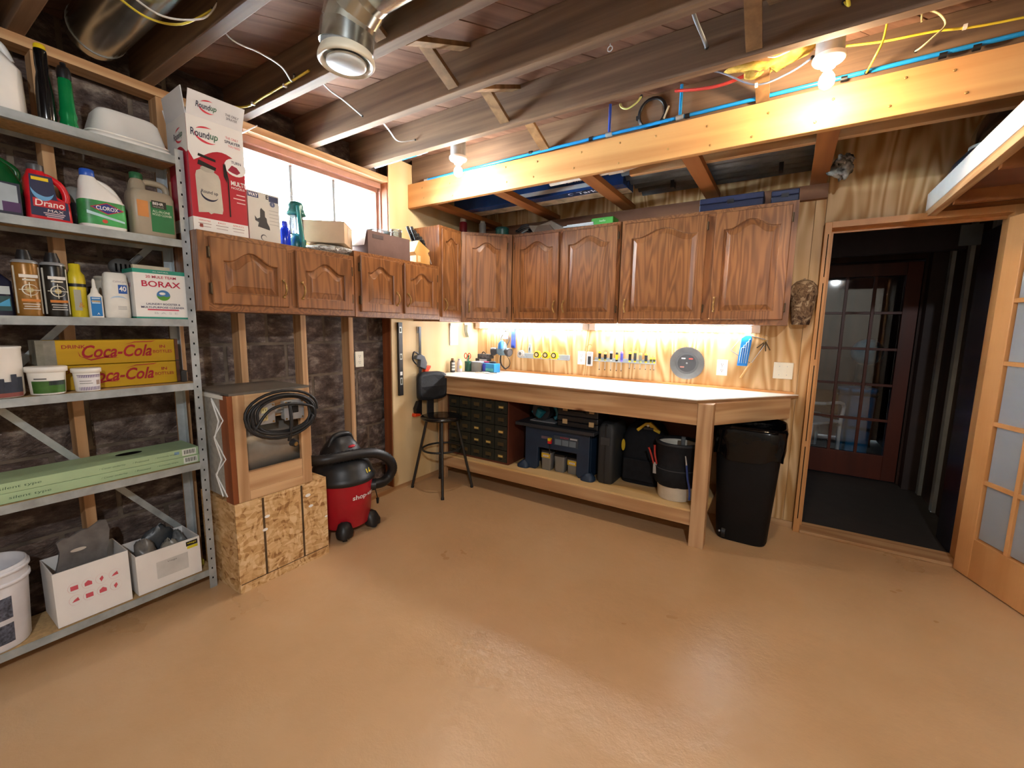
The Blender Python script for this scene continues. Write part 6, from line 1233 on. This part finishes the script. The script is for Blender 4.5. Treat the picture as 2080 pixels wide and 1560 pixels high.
for x in (-.35, -.12, .3): MB().box(x - .012, x + .012, .05, .11, -.038, .035).build('hanging_clip', 'black', t)
t = thing('plastic_pipe', 'white plastic drain pipe with a coupling above the beam', 'pipe', (-1.0, 2.78, zR + .026)); MB().tube([(-.5, .03, 0), (.02, 0, 0)], .024, 16).build('tube', 'whitep', t); MB().tube([(-.06, .004, 0), (.04, 0, 0)], .030, 16).build('coupling', 'white', t); MB().tube([(.04, 0, 0), (.25, -.02, .02)], [.028, .024], 16).build('tube', mat('e0d8c8', .4), t)
t = thing('rag_clump', 'crumpled grey rag stuffed behind the last rack board', 'rag', (.19, 3.30, zR - .04)); lump('rag', (0, 0, .02), (.055, .05, .06), mat('8a857c', .9, 0, .2, .5, 25), t, 41, .5, 24, 14); lump('rag_fold', (.0, -.03, .05), (.04, .03, .03), mat('a09a90', .9, 0, .2, .5, 25), t, 42, .5); MB().tube([(-.06, .02, .035), (-.145, .02, .05)], .006, 6).build('tie', mat('6a665e'), t)
# ================================================================== OVERHEAD SHELF AND DUCT BOOT
t = thing('overhead_shelf', 'overhead shelf with a white front board above the open door', 'shelf', (.64, 2.9, 2.07)); wp = mat('dfe0e0', .5, 0, .4, .03)
MB().box(-.012, .008, -1.2, .648, .055, .150).build('front_board', wp, t, bevel=.002); MB().box(-.010, .028, -1.2, .648, .015, .054).build('edge_rail', 'pine_y', t, bevel=.002); MB().box(.028, 1.258, -1.2, .648, .062, .075).build('deck_board', 'brown_ply', t)
for y in (-.9, -.3, .28): MB().box(.028, 1.258, y - .019, y + .019, .0, .0615).build('cross_rail', 'fir_y', t)
MB().box(.028, 1.258, .61, .6485, .0, .0615).build('cross_rail', 'fir_y', t)
t = thing('duct_boot', 'dark navy duct boot with a white sticker above the overhead shelf', 'duct', (.775, 3.30, 2.147)); nb = mat('10202e', .35)
MB().loft([(0, .02, 0, .10, .09, 5), (.10, .0, 0, .12, .10, 5), (.16, 0, 0, .10, .09, 4), (.22, .02, 0, .07, .07, 2)], 24).build('boot', nb, t, (0, 0, 0)); decal('sticker', rect(.06, .026), (-.03, -.1015, .13), '-y', 'whitep', t); decal('sticker_print', rect(.03, .012), (-.035, -.1020, .13), '-y', mat('888c90'), t)
MB().tube(spline([(.02, 0, .2), (.03, 0, .30), (.10, 0, .37), (.30, 0, .40)], 4), .072, 24).build('flex_duct', 'duct', t); MB().tube([(.02, 0, .205), (.02, 0, .23)], .075, 24).build('collar', 'galv', t)

# ================================================================== THINGS BEHIND THE INNER DOOR
t = thing('far_room_fill_lamp', 'added dim fill lamp, out of view on the far room ceiling', 'lamp', (-.3, 6.4, 2.40)); MB().lathe([(.06, .1), (.06, .06), (.09, .03), (.09, .025)], n=20).build('canopy', 'white', t); MB().ball((0, 0, 0), .035).build('bulb', emit('fill_bulb', (.62, .8, 1, 1), 26.0), t)  # cool source added out of view to brighten the things behind the panes
wm_ = mat('dde2e8', .4)
def lawn_chair(lab, x, y, rz):
    t = thing('garden_chair', lab, 'chair', (x, y, 0), rz, 'white garden chairs in the far room')
    MB().box(-.24, .24, -.24, .22, .41, .44).build('seat', wm_, t, bevel=.01)
    for k in range(4): MB().tube(spline([(-.18 + k * .12, .20, .43), (-.18 + k * .12, .27, .62), (-.19 + k * .125, .25, .75), (-.18 + k * .12, .33, .95)], 4), .018, 8).build('back_slat', wm_, t)
    MB().tube([(-.22, .32, .95), (.22, .32, .95)], .02, 8).build('back_rail', wm_, t)
    for sx in (-1, 1):
        MB().tube(spline([(sx * .25, -.22, 0), (sx * .25, -.22, .42), (sx * .27, -.20, .63), (sx * .27, .10, .65), (sx * .24, .28, .66)], 4), .018, 8).build('arm', wm_, t); MB().tube([(sx * .24, .22, .42), (sx * .25, .27, 0)], .018, 8).build('leg', wm_, t)
lawn_chair('white slatted garden chair nearest the inner door, seen through its panes', .24, 5.82, 2.5)
lawn_chair('white slatted garden chair farther behind the inner door', -.40, 6.75, 2.2)
t = thing('blue_bin', 'blue tub seen through the middle panes of the inner door', 'tub', (.72, 6.12, 0)); MB().lathe([(.14, 0), (.17, .75), (.18, .76), (.18, .79), (.16, .79)], n=24).build('body', mat('2a7ab0', .4), t); MB().lathe([(.176, .70), (.183, .71), (.176, .72)], n=24, cap0=False, cap1=False).build('rib', mat('2a7ab0', .4), t)
t = thing('teal_ball', 'teal exercise ball on a stand behind the inner door', 'ball', (.84, 6.75, 0)); MB().lathe([(.14, 0), (.10, .5), (.09, 1.02)], n=20).build('stand', mat('202830', .6), t); MB().ball((0, 0, 1.17), .16, 24, 16).build('ball', mat('2a7a98', .4), t)
t = thing('storage_tote', 'pale storage tote low behind the inner door', 'tote', (.30, 6.62, 0)); MB().loft([(0, 0, 0, .12, .16, 6), (.34, 0, 0, .14, .18, 6)], 28).build('tote', mat('c8d0d4', .5), t); MB().loft([(.341, 0, 0, .15, .19, 6), (.37, 0, 0, .15, .19, 6)], 28).build('lid', mat('8aa0b0', .5), t)
